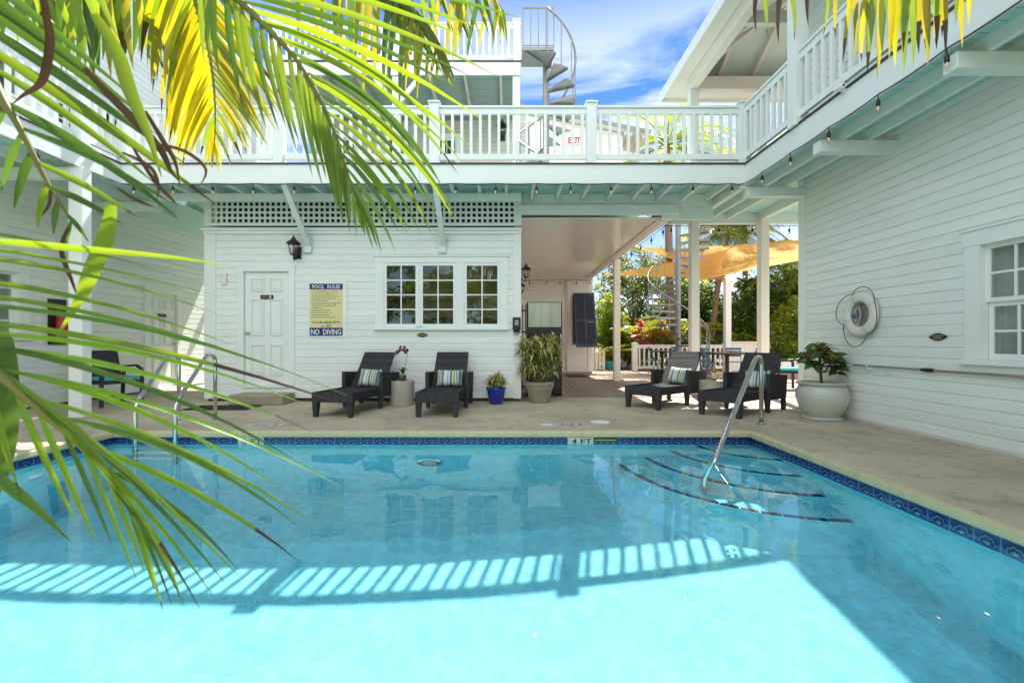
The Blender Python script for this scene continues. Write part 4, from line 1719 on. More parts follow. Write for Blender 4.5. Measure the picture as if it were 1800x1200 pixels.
sxa, sxb = 2.22, 2.92
for (a, b) in ((sxa, sxa + .06), ((sxa + sxb) / 2 - .03, (sxa + sxb) / 2 + .03), (sxb - .06, sxb)):
    mb.hexa([shp(a, 0), shp(b, 0), shp(b, 1), shp(a, 1), shp(a, 0, .04), shp(b, 0, .04), shp(b, 1, .04), shp(a, 1, .04)])
for (f0, f1) in ((0, .05), (.50, .54), (.95, 1)):
    mb.hexa([shp(sxa + .06, f0), shp(sxb - .06, f0), shp(sxb - .06, f1), shp(sxa + .06, f1), shp(sxa + .06, f0, .036), shp(sxb - .06, f0, .036), shp(sxb - .06, f1, .036), shp(sxa + .06, f1, .036)])
mb.build('frame', M['navy'], t)
mb = MB()
for f in np.linspace(.06, .94, 44):
    if .49 < f < .55:
        continue
    mb.hexa([shp(sxa + .06, f, .03), shp(sxb - .06, f, .03), shp(sxb - .06, f + .018, .004), shp(sxa + .06, f + .018, .004), shp(sxa + .06, f + .004, .034), shp(sxb - .06, f + .004, .034), shp(sxb - .06, f + .022, .008), shp(sxa + .06, f + .022, .008)])
mb.build('louvres', M['navy'], t)
mb = MB()
mb.tube([FW.pt(1.98, .03, .05), FW.pt(1.98, .03, 3.15)], .02, 8)
mb.tube([FW.pt(1.98, .03, 2.6), FW.pt(1.9, .03, 2.75), FW.pt(1.9, .03, 3.15)], .012, 8)
tag(mb.build('conduit_pipe', M['cream'], origin=FW.pt(1.98, .03, .05), smooth=True), 'slim vertical conduit on the cream wall left of the navy shutter', 'pipe')

# drinks cabinet beside the pool house
t = thing('steel_cabinet', 'tall cabinet with a brushed steel upper panel and black base beside the planter', 'cabinet', (.69, 8.95, 0))
mb = MB()
mb.box(.36, 1.03, 8.66, 9.25, .03, 1.80)
mb.box(.38, 1.01, 8.70, 9.2, 0, .03)
mb.build('body', M['blackplastic'], t, bevel=.008)
mb = MB()
mb.box(.385, 1.01, 8.645, 8.659, 1.32, 1.785)
mb.build('steel_panel', M['brushed'], t, bevel=.004)
mb = MB()
mb.box(.375, 1.02, 8.63, 8.659, .06, 1.29)
mb.build('door', M['blackplastic'], t, bevel=.008)
mb = MB()
mb.tube([(.995, 8.60, .7), (.995, 8.59, .75), (.995, 8.59, 1.15), (.995, 8.60, 1.2)], .012, 8)
mb.build('handle', M['steel'], t, smooth=True)
t = thing('iron_gate', 'narrow dark iron gate behind the pool house corner and steel cabinet', 'gate', (.29, 9.6, 0))
mb = MB()
for z in (.1, 1.25, 1.7):
    mb.bar((.235, 9.6, z), (.5, 9.6, z), .02, .03)
mb.build('frame', M['bronze'], t)
for x in (.25, .31, .37, .43, .49):
    mb = MB()
    mb.tube([(x, 9.6, .03), (x, 9.6, 1.82)], .009, 6)
    mb.build('bar', M['bronze'], t)
FE = Wall('east', .215)
lantern(FE, 9.2, 2.42, 'brown lantern on the pool house side wall at the passage, the nearer of two', 1.0, d0=.0)
lantern(FE, 12.2, 2.45, 'brown lantern on the pool house side wall at the passage, the farther of two', 1.0, d0=.0)


# ------------------------------------------------------------------ loungers, cushions, side tables
def make_lounger():
    t = thing('chaise_lounge', 'charcoal wicker chaise', 'sun lounger')
    wk = M['wicker']
    mb = MB()
    # seat: slightly dished slab running from the foot to the back hinge
    n = 10
    for i in range(n):
        y0, y1 = .0 + i * .115, .0 + (i + 1) * .115
        za = .335 - .02 * math.sin(math.pi * i / n)
        zb = .335 - .02 * math.sin(math.pi * (i + 1) / n)
        mb.hexa([(-.285, y0, za - .03), (.285, y0, za - .03), (.285, y1, zb - .03), (-.285, y1, zb - .03), (-.285, y0, za), (.285, y0, za), (.285, y1, zb), (-.285, y1, zb)])
    mb.build('seat', wk, t)
    mb = MB()
    mb.box(-.305, .305, -.02, .03, .205, .345)
    for s_ in (-1, 1):
        mb.hexa([(s_ * .305, .03, .225), (s_ * .285, .03, .225), (s_ * .285, 1.45, .20), (s_ * .305, 1.45, .20), (s_ * .305, .03, .345), (s_ * .285, .03, .345), (s_ * .285, 1.45, .33), (s_ * .305, 1.45, .33)])
    mb.build('seat_frame', wk, t, bevel=.008)
    for (x, y) in ((-1, .0), (1, .0), (-1, .90), (1, .90)):
        mb = MB()
        a, b = (.30, .20) if y < .5 else (.335, .275)
        a2 = .29 if y < .5 else .33
        y0, y1 = (-.022, .075) if y < .5 else (.86, .93)
        mb.hexa([(x * (a2 - .06), y0 + .01, 0), (x * a2, y0 + .01, 0), (x * a2, y1 - .03, 0), (x * (a2 - .06), y1 - .03, 0),
                 (x * (a - .085), y0, .24), (x * a, y0, .24), (x * a, y1, .24), (x * (a - .085), y1, .24)])
        mb.build('leg', wk, t, bevel=.006)
    mb = MB()
    # reclined backrest
    p0, p1 = Vector((0, 1.02, .33)), Vector((0, 1.50, .87))
    d = (p1 - p0).normalized()
    nn = Vector((0, d.z, -d.y))
    k = 8
    for i in range(k):
        a, b = p0 + (p1 - p0) * (i / k), p0 + (p1 - p0) * ((i + 1) / k)
        da, db = nn * (.012 * math.sin(math.pi * i / k)), nn * (.012 * math.sin(math.pi * (i + 1) / k))
        X1 = Vector((.27, 0, 0))
        mb.hexa([a - X1 + da, a + X1 + da, b + X1 + db, b - X1 + db, a - X1 + da + nn * .035, a + X1 + da + nn * .035, b + X1 + db + nn * .035, b - X1 + db + nn * .035])
    mb.build('backrest', wk, t)
    for s_ in (-1, 1):
        mb = MB()
        a, b = s_ * .285, s_ * .345
        mb.hexa([(a, .86, .19), (b, .86, .19), (b, 1.50, .17), (a, 1.50, .17), (a, .86, .575), (b, .86, .575), (b * 1.03, 1.52, .535), (a * 1.03, 1.52, .535)])
        mb.hexa([(a, 1.42, 0), (b, 1.42, 0), (b, 1.49, 0), (a, 1.49, 0), (a, 1.42, .17), (b, 1.42, .17), (b, 1.49, .17), (a, 1.49, .17)])
        mb.build('armrest', wk, t, bevel=.010)
    return t


def make_cushion(wd, hg):
    n = 14
    vs, fs = [], []
    mb = MB()
    for side in (1, -1):
        o = len(vs)
        for j in range(n + 1):
            for i in range(n + 1):
                u, v = i / n * 2 - 1, j / n * 2 - 1
                k = max(0, (1 - u ** 4)) ** .5 * max(0, (1 - v ** 4)) ** .5
                px = wd / 2 * u * (1 - .06 * (1 - v * v) * abs(u))
                pz = hg / 2 * v * (1 - .07 * (1 - u * u) * abs(v))
                vs.append((px, -side * .075 * k, pz + hg / 2))
        for j in range(n):
            for i in range(n):
                q = (o + j * (n + 1) + i, o + j * (n + 1) + i + 1, o + (j + 1) * (n + 1) + i + 1, o + (j + 1) * (n + 1) + i)
                fs.append(q if side > 0 else q[::-1])
    mb.add(vs, fs)
    o = mb.build('cushion', M['stripe'], None, smooth=True, recalc=False)
    bm = bmesh.new()
    bm.from_mesh(o.data)
    bmesh.ops.remove_doubles(bm, verts=bm.verts, dist=.0005)
    bm.to_mesh(o.data)
    bm.free()
    return o


LG = [((-2.43, 6.30, 0), -9, 'charcoal wicker lounger turned slightly, left of the stone drum table with the orchid'),
      ((-.985, 6.30, 0), -1.5, 'charcoal wicker lounger facing the pool, right of the orchid table'),
      ((2.10, 7.12, 0), -47, 'charcoal wicker lounger turned aside on the right, beyond the bottle table'),
      ((2.95, 6.36, 0), -50, 'charcoal wicker lounger behind the right pool handrail, nearest the grey pot')]
lg0 = make_lounger()
cu0 = make_cushion(.36, .30)
for i, (loc, rz, lab) in enumerate(LG):
    o = lg0 if i == 0 else dup(lg0)
    o.location, o.rotation_euler, o['label'], o['group'] = loc, (0, 0, R(rz)), lab, 'wicker loungers by the pool'
cush = [(0, .05, .345, -.40, 2, 'striped cushion on the left lounger by the orchid table'),
        (1, .02, .345, -.40, 0, 'striped wide cushion on the lounger right of the orchid table'),
        (2, .08, .345, -.42, 4, 'striped cushion on the turned lounger beyond the bottle table'),
        (3, .10, .345, -.42, -3, 'striped cushion on the lounger behind the right pool handrail')]
for i, (k, dx, z, tilt, rz, lab) in enumerate(cush):
    o = cu0
    if i:
        o = cu0.copy()
        COL.objects.link(o)
    lo, lr, _ = LG[k]
    m = Matrix.Translation(lo) @ Matrix.Rotation(R(lr), 4, 'Z') @ Matrix.Translation((dx, .965 + .0, z - .015)) @ Matrix.Rotation(tilt, 4, 'X') @ Matrix.Rotation(R(rz), 4, 'Y')
    o.matrix_world = m
    if i == 1:
        o.scale = (1.18, 1, .95)
    tag(o, lab, 'cushion', 'striped cushions on the loungers')


def drum(loc, label, r=.20, h=.40):
    mb = MB()
    mb.lathe([(r * .93, 0), (r * .97, .01), (r * .985, h * .3), (r * 1.0, h * .7), (r * .995, h - .012), (r * .975, h)], loc, 40)
    return tag(mb.build('side_table', M['drum'], origin=loc, smooth=True, sharp=35), label, 'side table', 'stone drum tables')


drum((-1.76, 7.55, 0), 'round pale stone drum table holding the potted orchid')
drum((3.42, 7.66, 0), 'round pale stone drum table holding the amber bottle')

# orchid
t = thing('orchid', 'purple orchid in a small glass vase on the stone drum table', 'plant', (-1.74, 7.52, .40))
o_ = Vector((-1.74, 7.52, .40))
mb = MB()
mb.lathe([(.058, 0), (.062, .004), (.062, .125)], o_, 24)
mb.build('vase', M['clear'], t, smooth=True, sharp=40)
mb = MB()
mb.lathe([(.052, .006), (.054, .09), (.03, .10)], o_, 18)
mb.build('potting_bark', M['bark'], t)
mb = MB()


def leaf_strip(mb, pts, wd, nrm, mi=0, prof=None, fold=.25):
    """leaf along pts; three vertices across, folded along the midrib"""
    N = len(pts)
    vs = []
    for i, p in enumerate(pts):
        tg = (pts[min(i + 1, N - 1)] - pts[max(i - 1, 0)]).normalized()
        sd = tg.cross(nrm)
        if sd.length < 1e-5:
            sd = tg.orthogonal()
        sd.normalize()
        nn = sd.cross(tg)
        f = i / (N - 1)
        wv = wd * (prof(f) if prof else (math.sin(math.pi * min(1, .12 + f * .88)) ** .7 if f < 1 else 0))
        vs += [p - sd * wv / 2 + nn * wv * fold * .5, p, p + sd * wv / 2 + nn * wv * fold * .5]
    fs = []
    for i in range(N - 1):
        a, b = i * 3, (i + 1) * 3
        fs += [(a, a + 1, b + 1, b), (a + 1, a + 2, b + 2, b + 1)]
    if isinstance(mi, int):
        mb.add(vs, fs, mi)
    else:
        o = len(mb.v)
        mb.v.extend([tuple(v) for v in vs])
        mb.f.extend([tuple(q + o for q in f) for f in fs])
        mb.m.extend([m_ for m_ in mi for _ in (0, 1)])


def bez(p0, p1, p2, n):
    return [p0 * (1 - t) ** 2 + p1 * 2 * t * (1 - t) + p2 * t * t for t in [i / n for i in range(n + 1)]]


for a, L in ((2.7, .12), (.6, .13), (1.6, .16), (-1.2, .11), (-2.3, .12), (.0, .09)):
    d = Vector((math.cos(a), math.sin(a) * .6, 0))
    b = o_ + Vector((0, 0, .11))
    leaf_strip(mb, bez(b, b + d * L * .4 + Vector((0, 0, L * .9)), b + d * L + Vector((0, 0, L * .6)), 6), .06, Vector((0, 0, 1)))
mb.build('leaves', M['cro_green'], t, smooth=True, recalc=False)
mb = MB()
st = bez(o_ + Vector((.01, 0, .1)), o_ + Vector((.09, 0, .42)), o_ + Vector((.07, 0, .50)), 8) + bez(o_ + Vector((.07, 0, .50)), o_ + Vector((.02, -.01, .58)), o_ + Vector((-.13, -.02, .46)), 8)[1:]
mb.tube(st, .004, 6)
mb.build('stem', M['stem'], t, smooth=True)
mb = MB()
r2 = random.Random(4)
for q in range(13):
    f = .45 + .55 * q / 12
    c_ = st[min(len(st) - 1, int(f * (len(st) - 1)))] + Vector((r2.uniform(-.03, .03), -.02 + r2.uniform(-.02, .02), r2.uniform(-.035, .03)))
    for k in range(5):
        a = k * 2 * math.pi / 5 + r2.random()
        d = Vector((math.cos(a), r2.uniform(-.4, .1), math.sin(a)))
        leaf_strip(mb, [c_, c_ + d * .015 + Vector((0, -.006, 0)), c_ + d * .032], .032, Vector((0, -1, 0)))
mb.build('blossoms', M['petal'], t, smooth=True, recalc=False)

# bottle and dishes on the other drum
t = thing('bottle', 'amber glass bottle standing on the right stone drum table', 'bottle', (3.44, 7.60, .40))
b_ = Vector((3.44, 7.60, .40))
mb = MB()
mb.lathe([(.036, 0), (.042, .006), (.042, .15), (.034, .19), (.017, .23), (.015, .29), (.018, .292), (.018, .305)], b_, 20)
mb.build('glass', M['amber'], t, smooth=True, sharp=40)
mb = MB()
mb.lathe([(.0425, .04), (.0427, .042), (.0427, .13), (.0425, .132)], b_, 20)
mb.build('wrapper', M['yellow_sign'], t, smooth=True)
for (dx, dy, lab) in ((-.09, -.06, 'small clear glass dish left of the amber bottle'), (.10, -.05, 'small clear tumbler right of the amber bottle')):
    mb = MB()
    h_ = .05 if dx < 0 else .09
    mb.lathe([(.03, .0), (.042, .004), (.046, h_), (.043, h_), (.036, .01), (.01, .01)], (3.44 + dx, 7.60 + dy, .40), 18)
    tag(mb.build('glass', M['clear'], origin=(3.44 + dx, 7.60 + dy, .40), smooth=True), lab, 'glass')


# ------------------------------------------------------------------ pots and potted plants
def rosette(mb, c, n, L, wd, seed, droop=.6, mis=(0, 1, 2), up=.5):
    r = random.Random(seed)
    for i in range(n):
        a = r.uniform(0, 2 * math.pi)
        e = r.uniform(.05, 1.25)
        l = L * r.uniform(.7, 1.1)
        d = Vector((math.cos(a) * math.cos(e), math.sin(a) * math.cos(e), math.sin(e)))
        tip = c + d * l - Vector((0, 0, l * droop * (1.1 - e * .6)))
        leaf_strip(mb, bez(c, c + d * l * .55 + Vector((0, 0, l * .08)), tip, 5), wd, Vector((0, 0, 1)) + d * .01, r.choice(mis), prof=lambda f: (.5 + .5 * min(1, f * 4)) * (1 - f ** 2.2) + .02, fold=.5)


t = thing('potted_plant', 'small variegated plant in a cobalt blue glazed pot', 'potted plant', (-.20, 7.66, 0))
c0 = Vector((-.20, 7.66, 0))
mb = MB()
mb.lathe([(.095, 0), (.105, .01), (.135, .12), (.155, .22), (.158, .24), (.168, .25), (.168, .285), (.155, .29), (.145, .26), (.05, .255)], c0, 36)
mb.build('pot', M['blue_pot'], t, smooth=True, sharp=40)
mb = MB()
mb.lathe([(.146, .255), (.1, .262), (.02, .265)], c0, 20)
mb.build('soil', M['soil'], t)
mb = MB()
stems = MB()
for i, (dx, dy, h) in enumerate(((0, 0, .42), (-.08, -.03, .36), (.09, -.02, .37), (.03, .07, .40), (-.05, .05, .34), (.05, -.08, .33), (-.11, .01, .30), (.12, .03, .31))):
    p = c0 + Vector((dx, dy, h))
    stems.tube([c0 + Vector((dx * .3, dy * .3, .25)), p], .007, 6)
    rosette(mb, p, 26, .20, .026, 20 + i, .55)
stems.build('stems', M['stem'], t)
mb.build('leaves', [M['var_green'], M['var_pale'], M['var_pale']], t, smooth=True, recalc=False)

t = thing('potted_plant', 'tall bushy variegated dracaena in a weathered clay planter at the pool house corner', 'potted plant', (.545, 7.88, 0))
c0 = Vector((.545, 7.88, 0))
mb = MB()
mb.lathe([(.165, 0), (.175, .01), (.215, .22), (.222, .235), (.236, .24), (.24, .275), (.246, .28), (.255, .33), (.255, .355), (.235, .36), (.225, .32), (.05, .315)], c0, 40)
mb.build('pot', M['clay_pot'], t, smooth=True, sharp=40)
mb = MB()
mb.lathe([(.226, .315), (.1, .33), (.02, .335)], c0, 20)
mb.build('soil', M['soil'], t)
stems, mb = MB(), MB()
r2 = random.Random(12)
for i in range(84):
    a = r2.uniform(0, 2 * math.pi)
    h = r2.uniform(.48, 1.10)
    rad = .34 * math.sqrt(r2.random()) * (1.0 if h > .6 else .85)
    p = c0 + Vector((math.cos(a) * rad, math.sin(a) * rad * .8, h))
    b = c0 + Vector((math.cos(a) * .07, math.sin(a) * .07, .32))
    stems.tube(bez(b, Vector((b.x + (p.x - b.x) * .2, b.y + (p.y - b.y) * .2, p.z * .7)), p, 5), .008, 5)
    rosette(mb, p, 24, .21, .027, 60 + i, .7)
stems.build('stems', M['stem'], t)
mb.build('leaves', [M['var_green'], M['var_pale'], M['var_pale']], t, smooth=True, recalc=False)

t = thing('potted_plant', 'croton with broad dark leaves in a big round grey glazed pot', 'potted plant', (4.29, 6.22, 0))
c0 = Vector((4.29, 6.22, 0))
mb = MB()
mb.lathe([(.235, 0), (.245, .008), (.245, .025), (.21, .04)], c0, 40)
mb.build('saucer', M['grey_pot'], t, smooth=True, sharp=40)
mb = MB()
prof_ = [(.19, .035), (.205, .045), (.25, .12), (.29, .22), (.305, .30), (.297, .38), (.275, .43), (.262, .448), (.272, .46), (.298, .475), (.302, .49), (.292, .50), (.262, .49), (.25, .45), (.05, .44)]
mb.lathe([(a * 1.02, b) for a, b in prof_], c0, 48)
mb.build('pot', M['grey_pot'], t, smooth=True, sharp=50)
mb = MB()
mb.lathe([(.255, .44), (.1, .455), (.02, .46)], c0, 24)
mb.build('soil', M['soil'], t)
stems, mb = MB(), MB()
stems.tube(bez(c0 + Vector((0, 0, .44)), c0 + Vector((-.02, 0, .6)), c0 + Vector((-.02, 0, .76)), 6), [.02, .019, .018, .018, .017, .016, .014], 8)
tips = [(-.03, 0, 1.0), (-.22, -.02, .84), (.17, 0, .86), (-.13, .12, .88), (.09, -.12, .84), (.24, .04, .76), (-.2, -.12, .76), (.05, .14, .92), (.16, -.08, .70), (-.1, -.14, .90), (.02, -.05, .95)]
r2 = random.Random(31)
for k, (dx, dy, dz) in enumerate(tips):
    p = c0 + Vector((dx, dy, dz))
    b = c0 + Vector((-.02, 0, .62 + .12 * (k % 2)))
    stems.tube(bez(b, b + Vector((dx * .6, dy * .6, .02)), p, 5), .008, 6)
    for j in range(9):
        a = j * 2.4 + r2.random() * .5
        e = r2.uniform(-.35, .75)
        L = r2.uniform(.13, .19)
        d = Vector((math.cos(a) * math.cos(e), math.sin(a) * math.cos(e), math.sin(e)))
        q = p - Vector((0, 0, .09 * r2.random()))
        mi = r2.choice((0, 0, 0, 0, 2)) if dz < .95 else r2.choice((0, 1, 1, 2))
        if r2.random() < .1:
            mi = 1
        leaf_strip(mb, bez(q, q + d * L * .5 + Vector((0, 0, .03)), q + d * L - Vector((0, 0, .03)), 6), .095, Vector((r2.uniform(-.5, .5), -.55, .8)) + d * .02, mi, prof=lambda f: max(.03, math.sin(math.pi * f ** .8)), fold=.3)
stems.build('stem', M['bark'], t, smooth=True)
mb.build('leaves', [M['cro_green'], M['cro_yel'], M['cro_red']], t, smooth=True, recalc=False)

# ------------------------------------------------------------------ life ring, pole, camera on the right wall
LRU, LRZ = 5.90, 1.40
t = thing('life_ring', 'white life ring with grey rope hanging on the right wall', 'life ring', FR.pt(LRU, .0, LRZ))
cR = FR.pt(LRU, .075, LRZ)


def onring(r, th, d=0):
    return cR + Vector((-d, -math.cos(th) * r, math.sin(th) * r))


mb = MB()
Rm, rm = .222, .066
n, k = 48, 16
vs, fs = [], []
for i in range(n):
    th = 2 * math.pi * i / n
    for j in range(k):
        ph = 2 * math.pi * j / k
        vs.append(onring(Rm + rm * math.cos(ph), th, rm * .6 * math.sin(ph)))
for i in range(n):
    for j in range(k):
        fs.append((i * k + j, ((i + 1) % n) * k + j, ((i + 1) % n) * k + (j + 1) % k, i * k + (j + 1) % k))
mb.add(vs, fs)
mb.build('ring', M['ringwhite'], t, smooth=True)
straps = [R(112), R(28), R(205), R(300)]
for a in straps:
    mb = MB()
    vs, fs = [], []
    for s_ in (-.10, -.035, .035, .10):
        for j in range(20):
            ph = 2 * math.pi * j / 20
            vs.append(onring(Rm + (rm + .004) * math.cos(ph), a + s_ * 1.1, (rm * .6 + .004) * math.sin(ph)))
    for i in range(3):
        for j in range(20):
            fs.append((i * 20 + j, (i + 1) * 20 + j, (i + 1) * 20 + (j + 1) % 20, i * 20 + (j + 1) % 20))
    mb.add(vs, fs)
    mb.build('strap', M['strap'], t, smooth=True, recalc=False)
sa = sorted(straps)
for i in range(4):
    a, b = sa[i], sa[(i + 1) % 4] + (2 * math.pi if i == 3 else 0)
    sag = (.07, .13, .09, .0)[i]
    mb = MB()
    pts = []
    for q in range(17):
        f = q / 16
        th = a + (b - a) * f
        pts.append(onring(.292 + sag * math.sin(math.pi * f), th, .02) + Vector((0, 0, -.05 * math.sin(math.pi * f) if i != 0 else 0)))
    mb.tube(pts, .006, 6)
    mb.build('grab_rope', M['rope'], t, smooth=True)
mb = MB()
mb.lathe([(.158, -.055), (.158, -.05), (.02, -.048)], cR, 32, mtx=Matrix.Rotation(R(-90), 3, 'Y'))
mb.build('backing', M['clay_pot'], t)
r2 = random.Random(5)
for c_ in range(6):
    mb = MB()
    pts = []
    ox, oz, rw, rh_ = r2.uniform(-.02, .02), r2.uniform(.0, .03), r2.uniform(.03, .075), r2.uniform(.06, .12)
    for q in range(20):
        th = 2 * math.pi * q / 20
        pts.append(cR + Vector((-.01 - .012 * c_ * .5 + r2.uniform(-.004, .004), ox + rw * math.cos(th), oz + rh_ * math.sin(th) - .02)))
    mb.tube(pts, .005, 6, closed=True)
    mb.build('throw_rope', M['ropewhite'] if c_ % 2 else M['rope'], t, smooth=True)
mb = MB()
mb.lathe([(.012, -.035), (.024, -.02), (.024, .02), (.012, .035)], cR + Vector((-.075, .02, -.02)), 14)
mb.build('float', M['blue_chair'], t, smooth=True)

t = thing('telescopic_pole', 'long grey telescopic pole hung level along the right wall', 'pole', FR.pt(4.4, .06, .735))
mb = MB()
mb.tube([FR.pt(6.05, .05, .74), FR.pt(4.98, .05, .737)], .011, 10)
mb.build('inner_tube', M['greysteel'], t, smooth=True, sharp=40)
mb = MB()
mb.tube([FR.pt(4.98, .05, .737), FR.pt(1.6, .05, .73)], .016, 10)
mb.build('outer_tube', M['steel'], t, smooth=True, sharp=40)
mb = MB()
mb.tube([FR.pt(5.06, .05, .737), FR.pt(5.02, .05, .737), FR.pt(4.93, .05, .737), FR.pt(4.90, .05, .737)], [.014, .022, .022, .017], 12)
mb.build('clamp', M['blackplastic'], t, smooth=True, sharp=40)
for u in (5.8, 4.0, 2.2):
    mb = MB()
    FR.box(mb, u - .01, u + .01, .01, .05, .69, .722)
    FR.box(mb, u - .01, u + .01, .066, .075, .70, .75)
    FR.box(mb, u - .01, u + .01, .05, .075, .69, .716)
    mb.build('hook', M['trim'], t)

p = P(1490, 157, 4.93)
t = thing('security_camera', 'small white bullet camera on the right balcony fascia', 'camera', (3.65, 4.93, p.z))
mb = MB()
mb.lathe([(.04, 0), (.04, .015), (.02, .02)], (3.649, 4.93, p.z), 16, mtx=Matrix.Rotation(R(-90), 3, 'Y'))
mb.tube([(3.64, 4.93, p.z), (3.60, 4.93, p.z - .02), (3.585, 4.93, p.z)], .01, 8)
mb.build('bracket', M['white'], t, smooth=True, sharp=40)
mb = MB()
mb.tube([(3.585, 4.86, p.z + .005), (3.585, 4.98, p.z + .02), (3.585, 5.0, p.z + .022)], [.026, .026, .018], 14)
mb.build('housing', M['white'], t, smooth=True, sharp=40)
mb = MB()
mb.tube([(3.585, 4.858, p.z + .005), (3.585, 4.87, p.z + .006)], .013, 14)
mb.build('lens', M['blackplastic'], t)


# ------------------------------------------------------------------ string lights
def string_light(name_label, cable, bulbs, root, group='strings of bulbs along the balconies', drop=.045):
    t = thing('string_light', name_label, 'string lights', root, group=group)
    mb = MB()
    mb.tube(cable, .006, 6)
    mb.build('cable', M['cord'], t, smooth=True)
    for b in bulbs:
        b = Vector(b)
        mb = MB()
        mb.tube([b, b - Vector((0, 0, drop))], .005, 6)
        mb.tube([b - Vector((0, 0, drop)), b - Vector((0, 0, drop + .02)), b - Vector((0, 0, drop + .06))], [.010, .019, .020], 10)
        so = mb.build('socket', M['cord'], t, smooth=True, sharp=40)
        mb = MB()
        c_ = b - Vector((0, 0, drop + .06))
        mb.lathe([(.014, 0), (.02, -.015), (.026, -.04), (.022, -.062), (.008, -.078)], c_, 12)
        mb.build('bulb', M['clear'], so, smooth=True)
        mb = MB()
        mb.lathe([(.010, -.004), (.012, -.03), (.006, -.055)], c_, 8)
        mb.build('filament', M['bulbglow'], so, smooth=True)
    return t


yb_ = 6.975
bp = [(px - 893) * yb_ / 800 for px in (235, 304, 374, 445, 517, 588, 660, 730, 801, 871, 943, 1003, 1074, 1145, 1218, 1287)]
cable = []
allx = [-5.93] + bp + [3.62]
for a, b in zip(allx, allx[1:]):
    for q in range(4):
        f = q / 4
        cable.append((a + (b - a) * f, yb_, 3.475 - .02 * math.sin(math.pi * f) - .005))
cable.append((3.62, yb_, 3.47))
string_light('string of clear bulbs along the rear balcony fascia', cable, [(x, yb_, 3.468) for x in bp], (0, yb_, 3.47))
ys_ = [6.51, 5.86, 5.16, 4.47, 3.77, 3.07, 2.35]
ally = [6.96] + ys_ + [1.6]
cable = []
for a, b in zip(ally, ally[1:]):
    for q in range(4):
        f = q / 4
        cable.append((3.635, a + (b - a) * f, 3.475 - .02 * math.sin(math.pi * f)))
string_light('string of clear bulbs along the right balcony fascia', cable, [(3.635, y, 3.468) for y in ys_], (3.635, 4, 3.47))
ys_ = [6.4, 5.75, 5.05, 4.35, 3.65]
cable = []
ally = [6.96] + ys_ + [2.5]
for a, b in zip(ally, ally[1:]):
    for q in range(4):
        f = q / 4
        cable.append((-5.935, a + (b - a) * f, 3.475 - .02 * math.sin(math.pi * f)))
string_light('string of clear bulbs along the left balcony fascia', cable, [(-5.935, y, 3.468) for y in ys_], (-5.935, 5, 3.47))
ys_ = [8.6, 9.3, 10.05, 10.8, 11.6, 12.4, 13.2, 14.0, 14.8]
string_light('string of clear bulbs along the edge of the passage ceiling', [(2.93, y, 3.20) for y in (8.2, 10, 12, 14, 15.4)], [(2.93, y, 3.195) for y in ys_], (2.93, 11, 3.2), group='strings of bulbs along the passage')
xs_ = [.72, 1.3, 1.75, 2.3, 2.75]
string_light('string of clear bulbs along the far end of the passage ceiling', [(x, 15.30, 3.12 - .03 * (i % 2)) for i, x in enumerate((.3, .72, 1.0, 1.3, 1.75, 2.0, 2.3, 2.6, 2.9))], [(x, 15.30, 3.1) for x in xs_], (1.5, 15.3, 3.1), group='strings of bulbs along the passage')
xs_ = [3.25, 4.2, 4.86, 5.6]
string_light('string of clear bulbs under the beam above the courtyard posts', [(x, 9.06, 3.345) for x in (3.0, 4.0, 5.0, 6.2)], [(x, 9.06, 3.34) for x in xs_], (4.5, 9.06, 3.34), group='strings of bulbs along the passage')


# ------------------------------------------------------------------ pool rails, lamp, markers
def arc_pts(pts, rad, n=6):
    """polyline with rounded corners"""
    pts = [Vector(p) for p in pts]
    out = [pts[0]]
    for a, b, c_ in zip(pts, pts[1:], pts[2:]):
        r_ = min(rad, (a - b).length * .45, (c_ - b).length * .45)
        p, q = b + (a - b).normalized() * r_, b + (c_ - b).normalized() * r_
        out += bez(p, b, q, n)
    out.append(pts[-1])
    return out


def flange(mb, c_):
    mb.lathe([(.055, 0.001), (.055, .008), (.03, .022), (.026, .03)], c_, 20)


t = thing('pool_handrail', 'bent steel handrail rising from the corner pool steps', 'handrail', (3.2, 5.75, 0))
mb = MB()
mb.tube(arc_pts([(3.2, 5.75, 0), (3.2, 5.75, .85), (3.02, 5.54, .86), (2.03, 4.50, -.16), (1.91, 4.43, -.70), (1.905, 4.42, -1.05)], .13), .027, 14)
mb.build('rail', M['steel'], t, smooth=True)
mb = MB()
flange(mb, (3.2, 5.75, 0))
mb.build('flange', M['steel'], t, smooth=True, sharp=40)
t = thing('pool_ladder', 'steel pool ladder with two arched grab rails at the left end', 'ladder', (-4.2, 6.1, 0))
for (xp, xd) in ((-4.29, -4.44), (-3.83, -3.95)):
    mb = MB()
    mb.tube(arc_pts([(xd, 6.14, 0), (xd, 6.14, .86), (xd + .02, 5.95, .88), (xp, 5.24, .33), (xp, 5.24, -1.1)], .12), .025, 14)
    mb.build('rail', M['steel'], t, smooth=True)
    mb = MB()
    flange(mb, (xd, 6.14, 0))
    mb.build('flange', M['steel'], t, smooth=True, sharp=40)
for z in (-.30, -.55, -.82):
    mb = MB()
    mb.box(-4.27, -3.85, 5.19, 5.29, z - .015, z + .015)
    mb.build('tread', M['white'], t, bevel=.006)
t = thing('pool_light', 'round underwater lamp on the far pool wall', 'pool light', (-.92, PY1, -.95))
rotx = Matrix.Rotation(R(90), 3, 'X')
mb = MB()
mb.lathe([(.15, .003), (.15, .02), (.115, .035), (.11, .02)], (-.92, PY1, -.95), 32, mtx=rotx)
mb.build('rim', M['steel'], t, smooth=True, sharp=40)
mb = MB()
mb.lathe([(.11, .02), (.07, .03), (.01, .033)], (-.92, PY1, -.95), 32, mtx=rotx)
mb.build('lens', M['greysteel'], t, smooth=True)
for o in t.children:
    o.cycles.is_caustics_receiver = True


